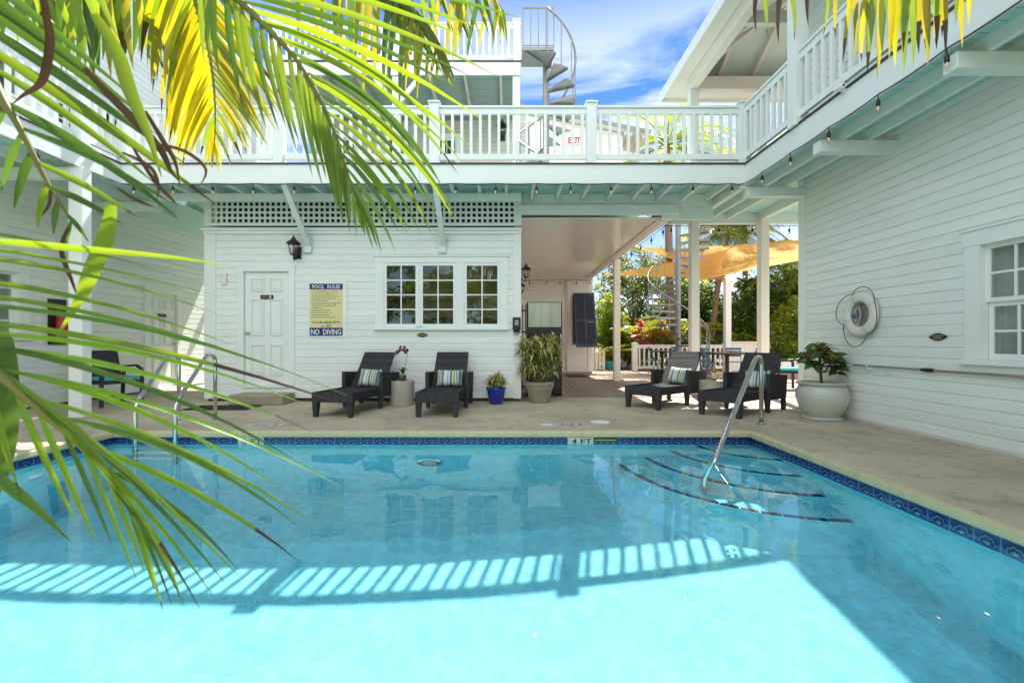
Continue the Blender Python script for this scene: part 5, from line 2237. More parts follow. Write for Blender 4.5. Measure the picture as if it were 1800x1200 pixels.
def depth_tile(u, txt, lab):
    t = thing('depth_marker', lab, 'depth marker', (u, PY1 - .008, -.15))
    F = Wall('front', PY1 - .004)
    mb = MB()
    F.box(mb, u - .15, u + .15, .001, .005, TZ0 + .004, TZ1 - .002)
    a = mb.build('tile', M['marker'], t)
    mb = MB()
    mb.text(txt, F.pt(u + .015, .006, -.118), F.right, (0, 0, 1), width=.235, height=.055, bold=.02)
    b = mb.build('lettering', M['ink'], t, recalc=False)
    for o in (a, b):
        o.cycles.is_caustics_receiver = True


depth_tile(.85, '4 FT', 'white 4 FT tile in the waterline band beside the green skimmer flap')
depth_tile(-3.02, '5 FT', 'white 5 FT tile in the waterline band near the steel ladder')
mb = MB()
FP = Wall('front', PY1 - .004)
t = thing('skimmer_cover', 'green skimmer flap in the waterline tiles right of the 4 FT marker', 'skimmer', (1.15, PY1 - .01, -.12))
FP.box(mb, 1.02, 1.28, .001, .006, -.125, -.08)
mb.build('flap', M['tl_mid'], t)
mb = MB()
FP.box(mb, 1.03, 1.27, .006, .008, -.108, -.104)
mb.build('groove', M['white_sign'], t)
for (x, y, txt, lab) in ((.80, 5.72, '4 FT', 'worn upside down 4 FT deck marker beside the round white lid'), (-3.05, 5.72, '5 FT', 'worn upside down 5 FT deck marker in front of the door step')):
    t = thing('deck_marker', lab, 'depth marker', (x, y, 0))
    mb = MB()
    mb.box(x - .23, x + .23, y - .07, y + .07, .001, .004)
    mb.build('tile', M['marker'], t)
    mb = MB()
    mb.text(txt, (x, y, .0052), (-1, 0, 0), (0, -1, 0), width=.34, height=.085, bold=.02)
    mb.build('lettering', M['ink'], t, recalc=False)
mb = MB()
mb.lathe([(.128, .001), (.128, .006), (.11, .009), (.02, .009)], (1.20, 5.93, 0), 36)
tag(mb.build('access_cover', M['white_sign'], origin=(1.20, 5.93, 0), smooth=True, sharp=30), 'round white skimmer lid in the concrete deck', 'lid')
mb = MB()
mb.lathe([(.085, .001), (.07, .003), (.02, .004)], (.50, 5.75, 0), 20)
tag(mb.build('deck_patch', M['white_sign'], origin=(.50, 5.75, 0)), 'small pale round cap in the deck left of the 4 FT deck marker', 'cap')


# ------------------------------------------------------------------ chairs
def make_armchair():
    t = thing('armchair', 'dark wicker armchair', 'armchair')
    wk = M['wicker']
    mb = MB()
    mb.box(-.27, .27, -.27, .25, .36, .41)
    mb.build('seat', wk, t, bevel=.01)
    mb = MB()
    mb.hexa([(-.26, .22, .36), (.26, .22, .36), (.26, .26, .36), (-.26, .26, .36), (-.25, .36, .90), (.25, .36, .90), (.25, .40, .90), (-.25, .40, .90)])
    mb.build('backrest', wk, t, bevel=.01)
    for s_ in (-1, 1):
        mb = MB()
        pts = [Vector((s_ * .285, -.24, 0)), Vector((s_ * .285, -.25, .58)), Vector((s_ * .285, -.1, .645)), Vector((s_ * .28, .3, .62))]
        for a, b in zip(pts[1:], pts[2:]):
            mb.bar(a, b, .05, .035)
        mb.build('armrest', wk, t, bevel=.006)
        for (y0, y1) in ((-.25, -.25), (.24, .30)):
            mb = MB()
            mb.bar((s_ * .285, y1, 0), (s_ * .285, y0, .58 if y0 < 0 else .62), .045, .045, (0, 1, 0))
            mb.build('leg', wk, t, bevel=.004)
    mb = MB()
    mb.box(-.25, .25, -.26, .22, .411, .475)
    mb.build('seat_cushion', M['teal'], t, bevel=.025)
    return t


ac = make_armchair()
ac['label'] = 'dark armchair with blue seat against the left wall behind the ladder'
ac.location, ac.rotation_euler = (-6.55, 7.55, 0), (0, 0, R(68))
ac['group'] = 'wicker armchairs'
ac2 = dup(ac, (6.05, 9.9, .012), R(-75), 'wicker armchair with turquoise cushion beyond the grey pot')
ac2.rotation_euler = (0, 0, R(80))


def make_bistro():
    t = thing('folding_chair', 'blue folding chair', 'chair')
    m = M['blue_chair']
    for s_ in (-1, 1):
        mb = MB()
        mb.bar((s_ * .19, -.20, 0), (s_ * .19, .19, .86), .02, .02)
        mb.build('leg', m, t)
        mb = MB()
        mb.bar((s_ * .165, .22, 0), (s_ * .165, -.17, .46), .02, .02)
        mb.build('leg', m, t)
    mb = MB()
    for i in range(6):
        y = -.19 + i * .065
        mb.box(-.20, .20, y, y + .05, .44, .455)
    mb.build('seat', m, t)
    mb = MB()
    for z in (.60, .70, .79):
        y = -.20 + .39 * z / .86
        mb.box(-.20, .20, y - .02, y - .008, z, z + .065)
    mb.build('backrest', m, t)
    mb = MB()
    mb.bar((-.165, .12, .12), (.165, .12, .12), .014, .014)
    mb.build('stretcher', m, t)
    return t


bc = make_bistro()
spots = [((5.38, 12.3, .012), 80, 'blue folding chair left of the dark pedestal table'), ((5.75, 13.25, .012), 15, 'blue folding chair behind the left side of the dark pedestal table'),
         ((6.72, 12.35, .012), -85, 'blue folding chair right of the dark pedestal table'), ((6.55, 13.2, .012), -20, 'blue folding chair behind the right side of the dark pedestal table'),
         ((4.62, 14.35, .012), 70, 'blue folding chair seen edge on in front of the white courtyard railing'), ((5.55, 15.3, .012), -60, 'blue folding chair behind the spiral stair at the far small table')]
for i, (loc, rz, lab) in enumerate(spots):
    o = bc if i == 0 else dup(bc)
    o.location, o.rotation_euler, o['label'], o['group'] = loc, (0, 0, R(rz)), lab, 'blue folding chairs in the courtyard'


def table(x, y, r, label):
    t = thing('pedestal_table', label, 'table', (x, y, .012), group='dark courtyard tables')
    c_ = (x, y, .012)
    mb = MB()
    mb.lathe([(r - .01, .69), (r, .70), (r, .735), (r - .01, .74)], c_, 36)
    mb.build('tabletop', M['table_brown'], t, smooth=True, sharp=40)
    mb = MB()
    mb.lathe([(.06, .02), (.05, .1), (.05, .62), (.09, .689)], c_, 18)
    mb.build('pedestal', M['table_brown'], t, smooth=True, sharp=40)
    mb = MB()
    for a in (0, 90):
        mb.bar((x - .3 * math.cos(R(a)), y - .3 * math.sin(R(a)), .03), (x + .3 * math.cos(R(a)), y + .3 * math.sin(R(a)), .03), .07, .035)
    mb.build('foot', M['table_brown'], t)


table(6.02, 12.5, .58, 'larger dark round pedestal table among blue chairs')
table(5.08, 15.0, .34, 'small dark round table in front of the white courtyard railing')
mb = MB()
mb.lathe([(.03, 0), (.06, .01), (.09, .05), (.085, .05), (.05, .015)], (6.05, 12.4, .752), 18)
tag(mb.build('bowl', M['clay_pot'], origin=(6.05, 12.4, .752), smooth=True), 'small clay bowl on the larger dark courtyard table', 'bowl')


# ------------------------------------------------------------------ spiral stairs
def spiral(label, cx, cy, zf, z_first, n, a0, rise, da, Rr, pole_top, hr=.92, landing=None, mats='greysteel', pole_r=.075, newel=True, zmin=0):
    t = thing('spiral_stair', label, 'spiral stair', (cx, cy, zf), group='grey steel spiral stairs')
    m = M[mats]
    mb = MB()
    mb.tube([(cx, cy, zf), (cx, cy, pole_top)], pole_r, 16)
    mb.build('pole', m, t, smooth=True, sharp=40)
    c_ = Vector((cx, cy, 0))

    def at(r, a, z):
        return Vector((cx + r * math.cos(a), cy + r * math.sin(a), z))
    for i in range(n):
        a, z = a0 + da * i, z_first + rise * i
        hw = abs(da) * .58
        mb = MB()
        poly = [at(pole_r, a - hw * 1.2, z), at(Rr, a - hw, z), at(Rr * 1.0, a, z), at(Rr, a + hw, z), at(pole_r, a + hw * 1.2, z)]
        mb.prism(poly, (0, 0, .012))
        mb.bar(at(pole_r, a + hw * .9, z - .02), at(Rr, a + hw, z - .02), .008, .05)
        mb.bar(at(pole_r, a - hw * .9, z - .02), at(Rr, a - hw, z - .02), .008, .05)
        tr = mb.build('tread', m, t)
        mb = MB()
        mb.tube([at(Rr, a, z - .03), at(Rr, a, z + hr)], .014, 8)
        mb.build('baluster', m, tr, smooth=True, sharp=40)
    mb = MB()
    pts = []
    for i in range(n * 4 - 3):
        f = i / 4
        pts.append(at(Rr, a0 + da * f, z_first + rise * f + hr))
    mb.tube(pts, .025, 10)
    mb.build('handrail', m, t, smooth=True)
    if landing:
        landing(t, at)
    return t


def land_up(t, at):
    m = M['greysteel']
    mb = MB()
    x0, x1, y0, y1 = .30, .98, 9.70, 10.38
    mb.box(x0, x1, y0, y1, 7.30, 7.318)
    mb.bar((x0, y0, 7.28), (x1, y1, 7.28), .012, .05)
    mb.bar((x0, y0 + .006, 7.28), (x1, y0 + .006, 7.28), .012, .06)
    mb.bar((x1 - .006, y0, 7.28), (x1 - .006, y1, 7.28), .012, .06)
    la = mb.build('landing', m, t)
    mb = MB()
    z1 = 8.16
    mb.tube([(x0 + .02, y0 + .02, z1), (x1, y0 + .02, z1)], .018, 8)
    mb.tube([(x0 + .02, y0 + .02, 7.36), (x1, y0 + .02, 7.36)], .012, 8)
    for k in range(5):
        x = x0 + .02 + (x1 - x0 - .02) * k / 4
        mb.tube([(x, y0 + .02, 7.31), (x, y0 + .02, z1)], .012, 8)
    mb.build('guard_rail', m, la)


# upper stair comes down clockwise from the landing at the right edge of the roof deck
spiral('grey steel spiral stair climbing to the roof deck', 0.86, 10.30, 3.77, 4.02, 14, R(-92) + R(27) * 13, .243, -R(27), .66, 7.32, hr=.93, landing=land_up)
spiral('grey steel spiral stair standing in the planted courtyard', 4.97, 13.3, .012, .14, 21, R(-8), .2, -R(19.7), .84, 4.6, hr=.92)


# ------------------------------------------------------------------ courtyard: fences, planter, sails, far house
t = thing('courtyard_railing', 'white baluster railing with a square post in front of the red leaved plants', 'railing', (6, 16.1, 0))
railing(t, (4.40, 16.1), (7.75, 16.1), .012, hgt=.93, posts=[.08, 3.3], spacing=.16, bal_w=.05, matl='cream', post_w=.17)
t = thing('garden_wall', 'low cream panelled wall between the courtyard railing and the planter', 'wall', (8.6, 16.2, 0))
mb = MB()
mb.box(7.9, 9.3, 16.1, 16.25, 0, 1.0)
x = 7.95
while x < 9.2:
    mb.box(x, x + .12, 16.085, 16.1, .06, .98)
    x += .145
mb.build('panel', M['cream'], t, bevel=.004)
mb = MB()
mb.box(7.86, 9.34, 16.06, 16.29, 1.0, 1.05)
mb.build('cap', M['cream'], t, bevel=.006)
mb = MB()
mb.box(9.36, 10.9, 15.6, 15.7, 0, .42)
mb.box(9.36, 9.46, 15.7, 16.5, 0, .42)
mb.box(9.32, 10.94, 15.56, 15.74, .42, .46)
tag(mb.build('planter_wall', M['cream'], origin=(10.1, 15.7, 0), bevel=.006), 'low cream planter wall under the bright lime shrub', 'planter')
t = thing('picket_gate', 'white picket panel at the corner of the cream wing below the shutter', 'gate', (3.2, 16.6, 0))
for i in range(5):
    mb = MB()
    mb.box(2.93 + i * .13, 3.02 + i * .13, 16.62, 16.65, .02, 1.0 - i * .055)
    mb.build('picket', M['cream'], t)
mb = MB()
mb.box(2.9, 3.55, 16.651, 16.69, .2, .28)
mb.box(2.9, 3.55, 16.651, 16.69, .62, .70)
mb.build('cross_rail', M['cream'], t)
t = thing('picket_fence', 'weathered white picket fence behind the yellow fan of palm leaves', 'fence', (4, 19, 0))
for i in range(9):
    mb = MB()
    mb.box(3.55 + i * .16, 3.67 + i * .16, 19.0, 19.03, 0, 1.2)
    mb.build('picket', M['trim'], t)
mb = MB()
mb.box(3.5, 5.0, 19.031, 19.07, .25, .33)
mb.box(3.5, 5.0, 19.031, 19.07, .85, .93)
mb.build('cross_rail', M['trim'], t)

mb = MB()
mb.box(6.90, 7.08, 14.42, 14.6, 0.012, 3.06)
tag(mb.build('sail_post', M['cream'], origin=(6.99, 14.5, 0), bevel=.006), 'square cream post holding the corner of the tan shade sail', 'post')


def sail(name, label, cs, sag=.25, n=18, group='tan shade sails', pull=.13):
    """tensioned cloth between three or four corners, edges drawn in"""
    a, b, c_, d = cs if len(cs) == 4 else (cs[0], cs[1], cs[2], cs[2])
    mb = MB()
    mid = (a + b + c_ + d) / 4
    vs = []
    for j in range(n + 1):
        for i in range(n + 1):
            u, v = i / n, j / n
            p = (a * (1 - u) + b * u) * (1 - v) + (d * (1 - u) + c_ * u) * v
            k = math.sin(math.pi * u) * (1 - math.sin(math.pi * v)) + math.sin(math.pi * v) * (1 - math.sin(math.pi * u)) if len(cs) == 4 else (math.sin(math.pi * u) * (1 - v) * max(0, 1 - 3 * v) + math.sin(math.pi * v) * abs(2 * u - 1) ** 3)
            p = p + (mid - p) * (pull * k)
            p.z -= sag * math.sin(math.pi * u) * math.sin(math.pi * v)
            vs.append(p)
    fs = [(j * (n + 1) + i, j * (n + 1) + i + 1, (j + 1) * (n + 1) + i + 1, (j + 1) * (n + 1) + i) for j in range(n) for i in range(n)]
    mb.add(vs, fs)
    o = mb.build(name, M['sail'], None, smooth=True, recalc=False, origin=mid)
    tag(o, label, 'shade sail', group)
    return o


s1 = [P(1196, 436, 17.5), P(1436, 419, 17.5), P(1440, 452, 14.2), P(1215, 496, 14.4)]
sail('shade_sail', 'large tan shade sail stretched over the courtyard on the right', s1, .12, pull=.05)
s2 = [P(1281, 438, 15.6), P(1052, 484, 17.0), P(1275, 492, 14.5)]
sail('shade_sail', 'narrow orange shade sail slanting down across the spiral stair', s2, .05)
s3 = [P(1110, 432, 18.5), P(1222, 436, 19), P(1238, 476, 15.6)]
sail('shade_sail', 'small tan shade sail behind the spiral stair top', s3, .05)
s4 = [P(1130, 452, 18.0), P(1240, 468, 17.6), P(1240, 486, 15.9)]
sail('shade_sail', 'lowest small tan shade sail between the spiral stair and the bare tree', s4, .05)
for i, (a, b, lab) in enumerate(((P(1281, 438, 15.6), Vector((5.0, 9.03, 3.36)), 'dark rope from the sail corner to the right courtyard post'), (P(1052, 484, 17.0), Vector((2.88, 14.8, 3.2)), 'thin dark line from the narrow sail to the passage roof edge'), (P(1110, 432, 18.5), Vector((2.86, 15.2, 3.35)), 'thin dark line from the upper small sail to the passage roof edge'))):
    mb = MB()
    mb.tube([a, (a + b) / 2 - Vector((0, 0, .03)), b], .012, 6)
    tag(mb.build('sail_rope', M['cord'], origin=a, smooth=True), lab, 'rope')

t = thing('garden_house', 'white cottage with a grey gable roof beyond the lime shrub', 'building', (19.5, 31, 0))
mb = MB()
mb.box(17.5, 25, 31, 38, 0, 3.0)
mb.prism([(17.5, 31, 3.0), (25, 31, 3.0), (21.2, 31, 4.9)], (0, .2, 0))
mb.build('wall', M['white'], t)
mb = MB()
mb.bar((17.1, 34.5, 2.92), (21.2, 34.5, 5.0), 7.4, .12, (0, 0, 1))
mb.bar((21.2, 34.5, 5.0), (25.4, 34.5, 2.92), 7.4, .12, (0, 0, 1))
mb.build('roof', M['grey_roof'], t)
mb = MB()
mb.box(19.3, 20.3, 30.97, 31.0, 1.1, 2.4)
mb.build('window', M['dark'], t)

# bicycle leaning behind the railing end
t = thing('bicycle', 'dark bicycle parked behind the end post of the courtyard railing', 'bicycle', (4.35, 17.0, 0))
for dx in (0, 1.02):
    mb = MB()
    c_ = Vector((4.28 - dx * .45, 17.0 + dx * .9, .34))
    dr = Vector((-.447, .894, 0))
    pts = [c_ + dr * (.33 * math.cos(a)) + Vector((0, 0, .33 * math.sin(a))) for a in [2 * math.pi * i / 28 for i in range(28)]]
    mb.tube(pts, .022, 8, closed=True)
    wo = mb.build('wheel', M['rubber'], t, smooth=True)
    mb = MB()
    for i in range(9):
        a = math.pi * i / 9
        v_ = dr * (.31 * math.cos(a)) + Vector((0, 0, .31 * math.sin(a)))
        mb.tube([c_ - v_, c_ + v_], .003, 4)
    mb.build('spokes', M['steel'], wo)
mb = MB()
A_, B_ = Vector((4.28, 17.0, .34)), Vector((3.82, 17.92, .34))
md = (A_ + B_) / 2
mb.tube([A_, A_ + (B_ - A_) * .18 + Vector((0, 0, .55))], .016, 8)
mb.tube([A_ + (B_ - A_) * .18 + Vector((0, 0, .5)), md + Vector((0, 0, -.04)), B_], .016, 8)
mb.tube([A_ + (B_ - A_) * .18 + Vector((0, 0, .52)), md + (B_ - A_) * .12 + Vector((0, 0, .45)), B_], .014, 8)
mb.tube([md + Vector((0, 0, -.04)), md + (B_ - A_) * .14 + Vector((0, 0, .55))], .014, 8)
mb.build('frame', M['bike'], t, smooth=True)
mb = MB()
mb.bar(md + (B_ - A_) * .05 + Vector((0, 0, .58)), md + (B_ - A_) * .28 + Vector((0, 0, .60)), .12, .05)
mb.build('saddle', M['rubber'], t, bevel=.02)
mb = MB()
q = A_ + (B_ - A_) * .18 + Vector((0, 0, .62))
mb.tube([q + Vector((-.25, -.12, .02)), q, q + Vector((.25, .12, .02))], .012, 8)
mb.build('handlebar', M['bike'], t, smooth=True)


# ------------------------------------------------------------------ trees and plants of the courtyard
def leaf_cloud(blobs, n, size, seed, mats, flat=.35, squash=1.0):
    """many small bent leaves gathered in clumps inside the blobs"""
    r = np.random.RandomState(seed)
    tot = sum(b[1] ** 2 for b in blobs)
    C0 = []
    for (c_, rad) in blobs:
        k = max(6, int(n * rad ** 2 / tot))
        nc = max(4, int(k / 26))
        d = r.normal(size=(nc, 3))
        d /= np.linalg.norm(d, axis=1)[:, None]
        cc = d * (rad * r.uniform(.45, 1.0, nc) ** .6)[:, None]
        cc[:, 2] *= squash
        idx = r.randint(0, nc, k)
        pts = cc[idx] + r.normal(size=(k, 3)) * rad * .13
        C0.append(pts + np.array(c_))
    P0 = np.concatenate(C0)
    N = len(P0)
    d = r.normal(size=(N, 3))
    d[:, 2] = d[:, 2] * .6 - .25
    d /= np.linalg.norm(d, axis=1)[:, None]
    up = r.normal(size=(N, 3)) * .8 + np.array([0, 0, 1.0])
    sd = np.cross(d, up)
    sd /= np.linalg.norm(sd, axis=1)[:, None] + 1e-9
    nn = np.cross(sd, d)
    L = size * r.uniform(.6, 1.3, N)[:, None]
    Wd = L * flat
    base = P0
    m1 = base + d * L * .5 + sd * Wd * .5 - nn * L * .04
    m2 = base + d * L * .5 - sd * Wd * .5 - nn * L * .04
    tip = base + d * L - nn * L * .15
    Vv = np.stack([base, m1, tip, m2], 1).reshape(-1, 3)
    F2 = np.arange(N * 4).reshape(-1, 4)
    me = bpy.data.meshes.new('crown')
    me.vertices.add(N * 4)
    me.vertices.foreach_set('co', Vv.ravel())
    me.loops.add(N * 4)
    me.loops.foreach_set('vertex_index', F2.ravel())
    me.polygons.add(N)
    me.polygons.foreach_set('loop_start', np.arange(0, N * 4, 4))
    for m in mats:
        me.materials.append(m)
    me.polygons.foreach_set('material_index', r.randint(0, len(mats), N))
    me.update(calc_edges=True)
    return me


def tree(name, label, cat, base, blobs, n, size, mats, seed, trunk=.12, flat=.4, group=None, limbs=True, squash=1.0):
    base = Vector(base)
    t = thing(name, label, cat, base, group=group)
    me = leaf_cloud([(Vector(c_) - base, r_) for c_, r_ in blobs], n, size, seed, mats, flat, squash)
    o = bpy.data.objects.new('crown', me)
    COL.objects.link(o)
    o.parent = t
    if trunk:
        mb = MB()
        cen = sum((Vector(c_) for c_, _ in blobs), Vector()) / len(blobs)
        fork = base + (cen - base) * .45
        mb.tube(bez(base, base + (fork - base) * .5 + Vector((.05, 0, 0)), fork, 5), [trunk, trunk * .9, trunk * .85, trunk * .8, trunk * .75, trunk * .7], 10)
        r = random.Random(seed)
        for c_, r_ in blobs:
            mb.tube(bez(fork, fork + (Vector(c_) - fork) * .5 + Vector((0, 0, .1)), Vector(c_), 5), [trunk * .6, trunk * .5, trunk * .4, trunk * .3, trunk * .22, trunk * .15], 7)
            for q in range(4):
                e_ = Vector(c_) + Vector((r.uniform(-1, 1), r.uniform(-1, 1), r.uniform(-.3, 1))) * r_ * .8
                mb.tube([Vector(c_) * .6 + fork * .4, Vector(c_), e_], [trunk * .22, trunk * .15, trunk * .05], 5)
        mb.build('trunk', M['bark'], t, smooth=True)
    return t


def frond3(base, az, el, L, droop, nl=34, ll=.55, lw=.035, seed=0, mats=None, hang=.35, name='frond', parent=None, w2=None):
    """one feather palm frond: arching rachis with leaflets both sides"""
    r = random.Random(seed)
    d = Vector((math.sin(az) * math.cos(el), math.cos(az) * math.cos(el), math.sin(el)))
    flat = Vector((math.sin(az), math.cos(az), 0))
    p0 = base
    p1 = base + d * L * .55
    p2 = base + d * L * .62 + flat * L * .34 - Vector((0, 0, L * droop))
    rach = bez(p0, p1, p2, 14)
    mb = MB()
    mb.tube(rach, [.022 * (1 - i / 16) + .003 for i in range(15)], 6, mi=3)
    for i in range(nl):
        f = .14 + .86 * i / (nl - 1)
        q = f * 14
        k = min(13, int(q))
        p = rach[k].lerp(rach[k + 1], q - k)
        tg = (rach[k + 1] - rach[k]).normalized()
        side = tg.cross(Vector((0, 0, 1)))
        if side.length < .05:
            side = flat.cross(Vector((0, 0, 1)))
        side.normalize()
        lw_ = lw * (1 - .35 * f)
        for s_ in (-1, 1):
            l = ll * (1 - .62 * abs(f - .42) ** 1.3 * 1.6) * r.uniform(.85, 1.1)
            dd = (side * s_ * (1 - .35 * f) + tg * (.35 + .5 * f) + Vector((0, 0, .18))).normalized()
            e_ = p + dd * l - Vector((0, 0, l * hang * r.uniform(.7, 1.4)))
            mi = r.choice((0, 0, 1, 1, 2)) if mats is None else r.choice(mats)
            leaf_strip(mb, bez(p, p + dd * l * .55 + Vector((0, 0, l * .05)), e_, 3), lw_, Vector((0, 0, 1)) + tg * .1, mi, prof=lambda x: (.5 + .5 * min(1, x * 5)) * (1 - x ** 2) + .04, fold=.35)
    return mb.build(name, [M['fp_green'], M['fp_mid'], M['fp_yel'], M['rachis']], parent, recalc=False)


def palm(label, base, crown, nf, L, seed, trunk_r=.13, ll=.55, lw=.035, els=(-.3, 1.1), droop=(.25, .6), mats=None, name='palm_tree', hang=.35, group=None, az0=0.0, azr=2 * math.pi, nl=34):
    base, crown = Vector(base), Vector(crown)
    t = thing(name, label, 'palm', base, group=group)
    if trunk_r:
        mb = MB()
        mid = base.lerp(crown, .5) + Vector(((crown.x - base.x) * -.25, 0, 0))
        pts = bez(base, mid, crown, 40)
        rs = [trunk_r * (1.35 - .5 * min(1, i / 12)) * (1 + .035 * (i % 2)) * (1 if i < 38 else .8) for i in range(41)]
        mb.tube(pts, rs, 14)
        mb.build('trunk', M['trunkpalm'], t, smooth=True)
    r = random.Random(seed)
    for i in range(nf):
        az = az0 + azr * (i + r.uniform(-.3, .3)) / nf
        el = els[0] + (els[1] - els[0]) * ((i * .618) % 1)
        frond3(crown + Vector((0, 0, r.uniform(-.05, .05))), az, el, L * r.uniform(.85, 1.1), r.uniform(*droop) * (1.1 - el * .35), nl, ll, lw, seed * 50 + i, mats, hang, parent=t)
    return t


tree('bare_tree', 'olive leaved tree with bare grey twigs left of the spiral stair', 'tree', (6.2, 22, -.06),
     [(P(1075, 505, 22), .9), (P(1110, 470, 22), 1.1), (P(1150, 480, 22.5), 1.1), (P(1100, 530, 21.5), 1.1), (P(1070, 545, 21.5), .8), (P(1140, 520, 22), 1.0)], 8000, .17, [M['tl_olive'], M['tl_mid']], 2, .10, .45)
tree('bamboo_clump', 'bright yellow green bamboo clump between the shutter and the slim porch post', 'shrub', (3.95, 18.2, -.06),
     [(P(1052, 600, 18), .45), (P(1072, 600, 18.2), .55), (P(1060, 560, 18), .5), (P(1078, 565, 18.4), .5), (P(1068, 535, 18.2), .45), (P(1085, 620, 18), .5)], 6500, .2, [M['tl_lime'], M['tl_lime'], M['tl_mid']], 3, .05, .18)
tree('dark_tree', 'dense dark green tree behind the right courtyard posts', 'tree', (10.8, 20.5, -.06),
     [(P(1300, 560, 20), 1.1), (P(1345, 545, 20.5), 1.2), (P(1390, 540, 20.5), 1.1), (P(1320, 520, 21), 1.0), (P(1375, 500, 21), 1.0), (P(1290, 590, 20), 1.0), (P(1340, 590, 20), 1.1), (P(1400, 500, 21.5), .9)], 15000, .21, [M['tl_dark'], M['tl_dark'], M['tl_mid']], 4, .16, .45)
tree('lime_shrub', 'bright lime shrub growing in the planter beside the right building corner', 'shrub', (10.0, 16.0, .3),
     [(P(1370, 590, 16), .5), (P(1392, 575, 16), .55), (P(1385, 610, 16), .5), (P(1400, 545, 16.4), .5), (P(1412, 590, 16), .5), (P(1378, 560, 16.3), .4)], 7000, .14, [M['tl_lime'], M['tl_lime'], M['tl_mid']], 5, .04, .35)
tree('hedge', 'low lime hedge behind the white courtyard railing', 'hedge', (7.8, 17.6, -.06),
     [(Vector((6.2 + i * .55, 17.6 + .1 * (i % 2), .75 + .12 * (i % 3))), .5) for i in range(8)], 5000, .14, [M['tl_lime'], M['tl_mid']], 6, .03, .5)
tree('background_tree', 'mid green tree mass right behind the spiral stair and tall palm trunk', 'tree', (7.6, 24, -.06),
     [(P(1170, 560, 24), 1.3), (P(1210, 540, 24), 1.4), (P(1250, 555, 24), 1.3), (P(1200, 595, 23.5), 1.2), (P(1150, 590, 23.5), 1.1), (P(1265, 590, 23.5), 1.2), (P(1230, 500, 25), 1.2)], 14000, .25, [M['tl_dark'], M['tl_mid']], 7, .15, .4)
tree('background_tree', 'shaded green tree mass low behind the slim porch post and bicycle', 'tree', (5.4, 23, -.06),
     [(P(1060, 600, 22.5), 1.0), (P(1095, 590, 23), 1.1), (P(1125, 605, 23), 1.0), (P(1090, 620, 22.5), .9)], 9000, .22, [M['tl_mid'], M['tl_dark'], M['tl_lime']], 8, .12, .4)
tree('background_tree', 'far dark tree filling the gap at the corner of the right building', 'tree', (15.5, 26, -.06),
     [(P(1375, 580, 26), 1.4), (P(1410, 590, 26), 1.4), (P(1350, 600, 25), 1.2), (P(1320, 600, 26), 1.2)], 9000, .25, [M['tl_dark'], M['tl_mid']], 9, .15, .4)

palm('tall palm with a thick ringed trunk behind the spiral stair', (6.35, 17.6, -.06), (6.5, 18.6, 9.0), 17, 3.2, 11, .17, .85, .065, (-.2, 1.0), (.25, .5))
palm('palm with a curved trunk and yellow green crown beside the sail post', (8.5, 19.2, -.06), (9.5, 19.6, 5.75), 26, 2.7, 12, .12, .75, .06, (-.35, 1.1), (.3, .6), [0, 1, 2, 2])
palm('palm hanging its fronds out from behind the right building corner', (13.0, 19.3, -.06), (12.85, 19.2, 4.75), 20, 2.7, 19, .12, .8, .06, (-.35, .9), (.3, .6), [0, 1, 1, 2])
palm('tall palm whose crown shows through the balcony railing at the right', (11.5, 22, -.06), (11.4, 22, 9.3), 17, 3.2, 13, .14, .85, .065, (-.2, 1.0), (.25, .5))
palm('bushy areca palm behind the courtyard railing left of the spiral stair', (5.35, 18.3, -.06), (5.35, 18.3, .5), 24, 2.6, 14, 0, .62, .065, (.65, 1.4), (.05, .4), [0, 1, 1, 2], name='areca_palm')
palm('low areca palm right of the spiral stair under the sails', (7.0, 18.6, -.06), (7.0, 18.6, .9), 20, 2.4, 15, 0, .65, .065, (.4, 1.35), (.1, .5), [0, 1, 1, 2], name='areca_palm')
palm('small yellow fan of young palm leaves at the corner of the cream wing', (3.75, 17.2, -.06), (3.75, 17.2, .35), 12, 1.5, 16, 0, .42, .045, (.6, 1.2), (.05, .3), [1, 2, 2], name='young_palm', nl=24)

for k, (x, y, lab, ms) in enumerate(((4.95, 16.9, 'red and orange cordyline behind the railing, left of the spiral stair pole', ('cord_red', 'cord_or', 'cord_pink')), (5.70, 16.95, 'orange cordyline behind the railing, seen through the spiral stair', ('cord_or', 'cord_red', 'tl_lime')))):
    t = thing('cordyline', lab, 'plant', (x, y, -.06), group='red leaved plants behind the railing')
    mb = MB()
    st = MB()
    for i, (dx, h) in enumerate(((0, 1.6), (-.22, 1.15), (.2, 1.2), (.05, .9), (-.1, 1.35), (.3, .85))):
        p = Vector((x + dx, y, h))
        st.tube([(x + dx * .3, y, -.06), p], .015, 6)
        rosette(mb, p, 20, .42, .075, 300 + k * 10 + i, .35, mis=(0, 0, 1, 2) if i % 2 == 0 else (2, 2, 1))
    st.build('stems', M['stem'], t)
    mb.build('leaves', [M[q] for q in ms], t, recalc=False)
mb = MB()
mb.lathe([(.14, 0), (.16, .02), (.19, .3), (.2, .34), (.18, .34), (.05, .3)], (3.78, 16.9, -.02), 24)
tag(mb.build('plant_pot', M['teal'], origin=(3.78, 16.9, -.02), smooth=True, sharp=40), 'small turquoise pot on the ground at the end of the sunlit deck', 'pot')


# ------------------------------------------------------------------ the two palms at the camera
def catmull(pts, n=6):
    out = []
    for i in range(len(pts) - 1):
        p0, p1, p2, p3 = pts[max(i - 1, 0)], pts[i], pts[i + 1], pts[min(i + 2, len(pts) - 1)]
        for k in range(n):
            t = k / n
            out.append(.5 * ((2 * p1) + (p2 - p0) * t + (2 * p0 - 5 * p1 + 4 * p2 - p3) * t * t + (3 * p1 - p0 - 3 * p2 + p3) * t ** 3))
    out.append(pts[-1])
    return out


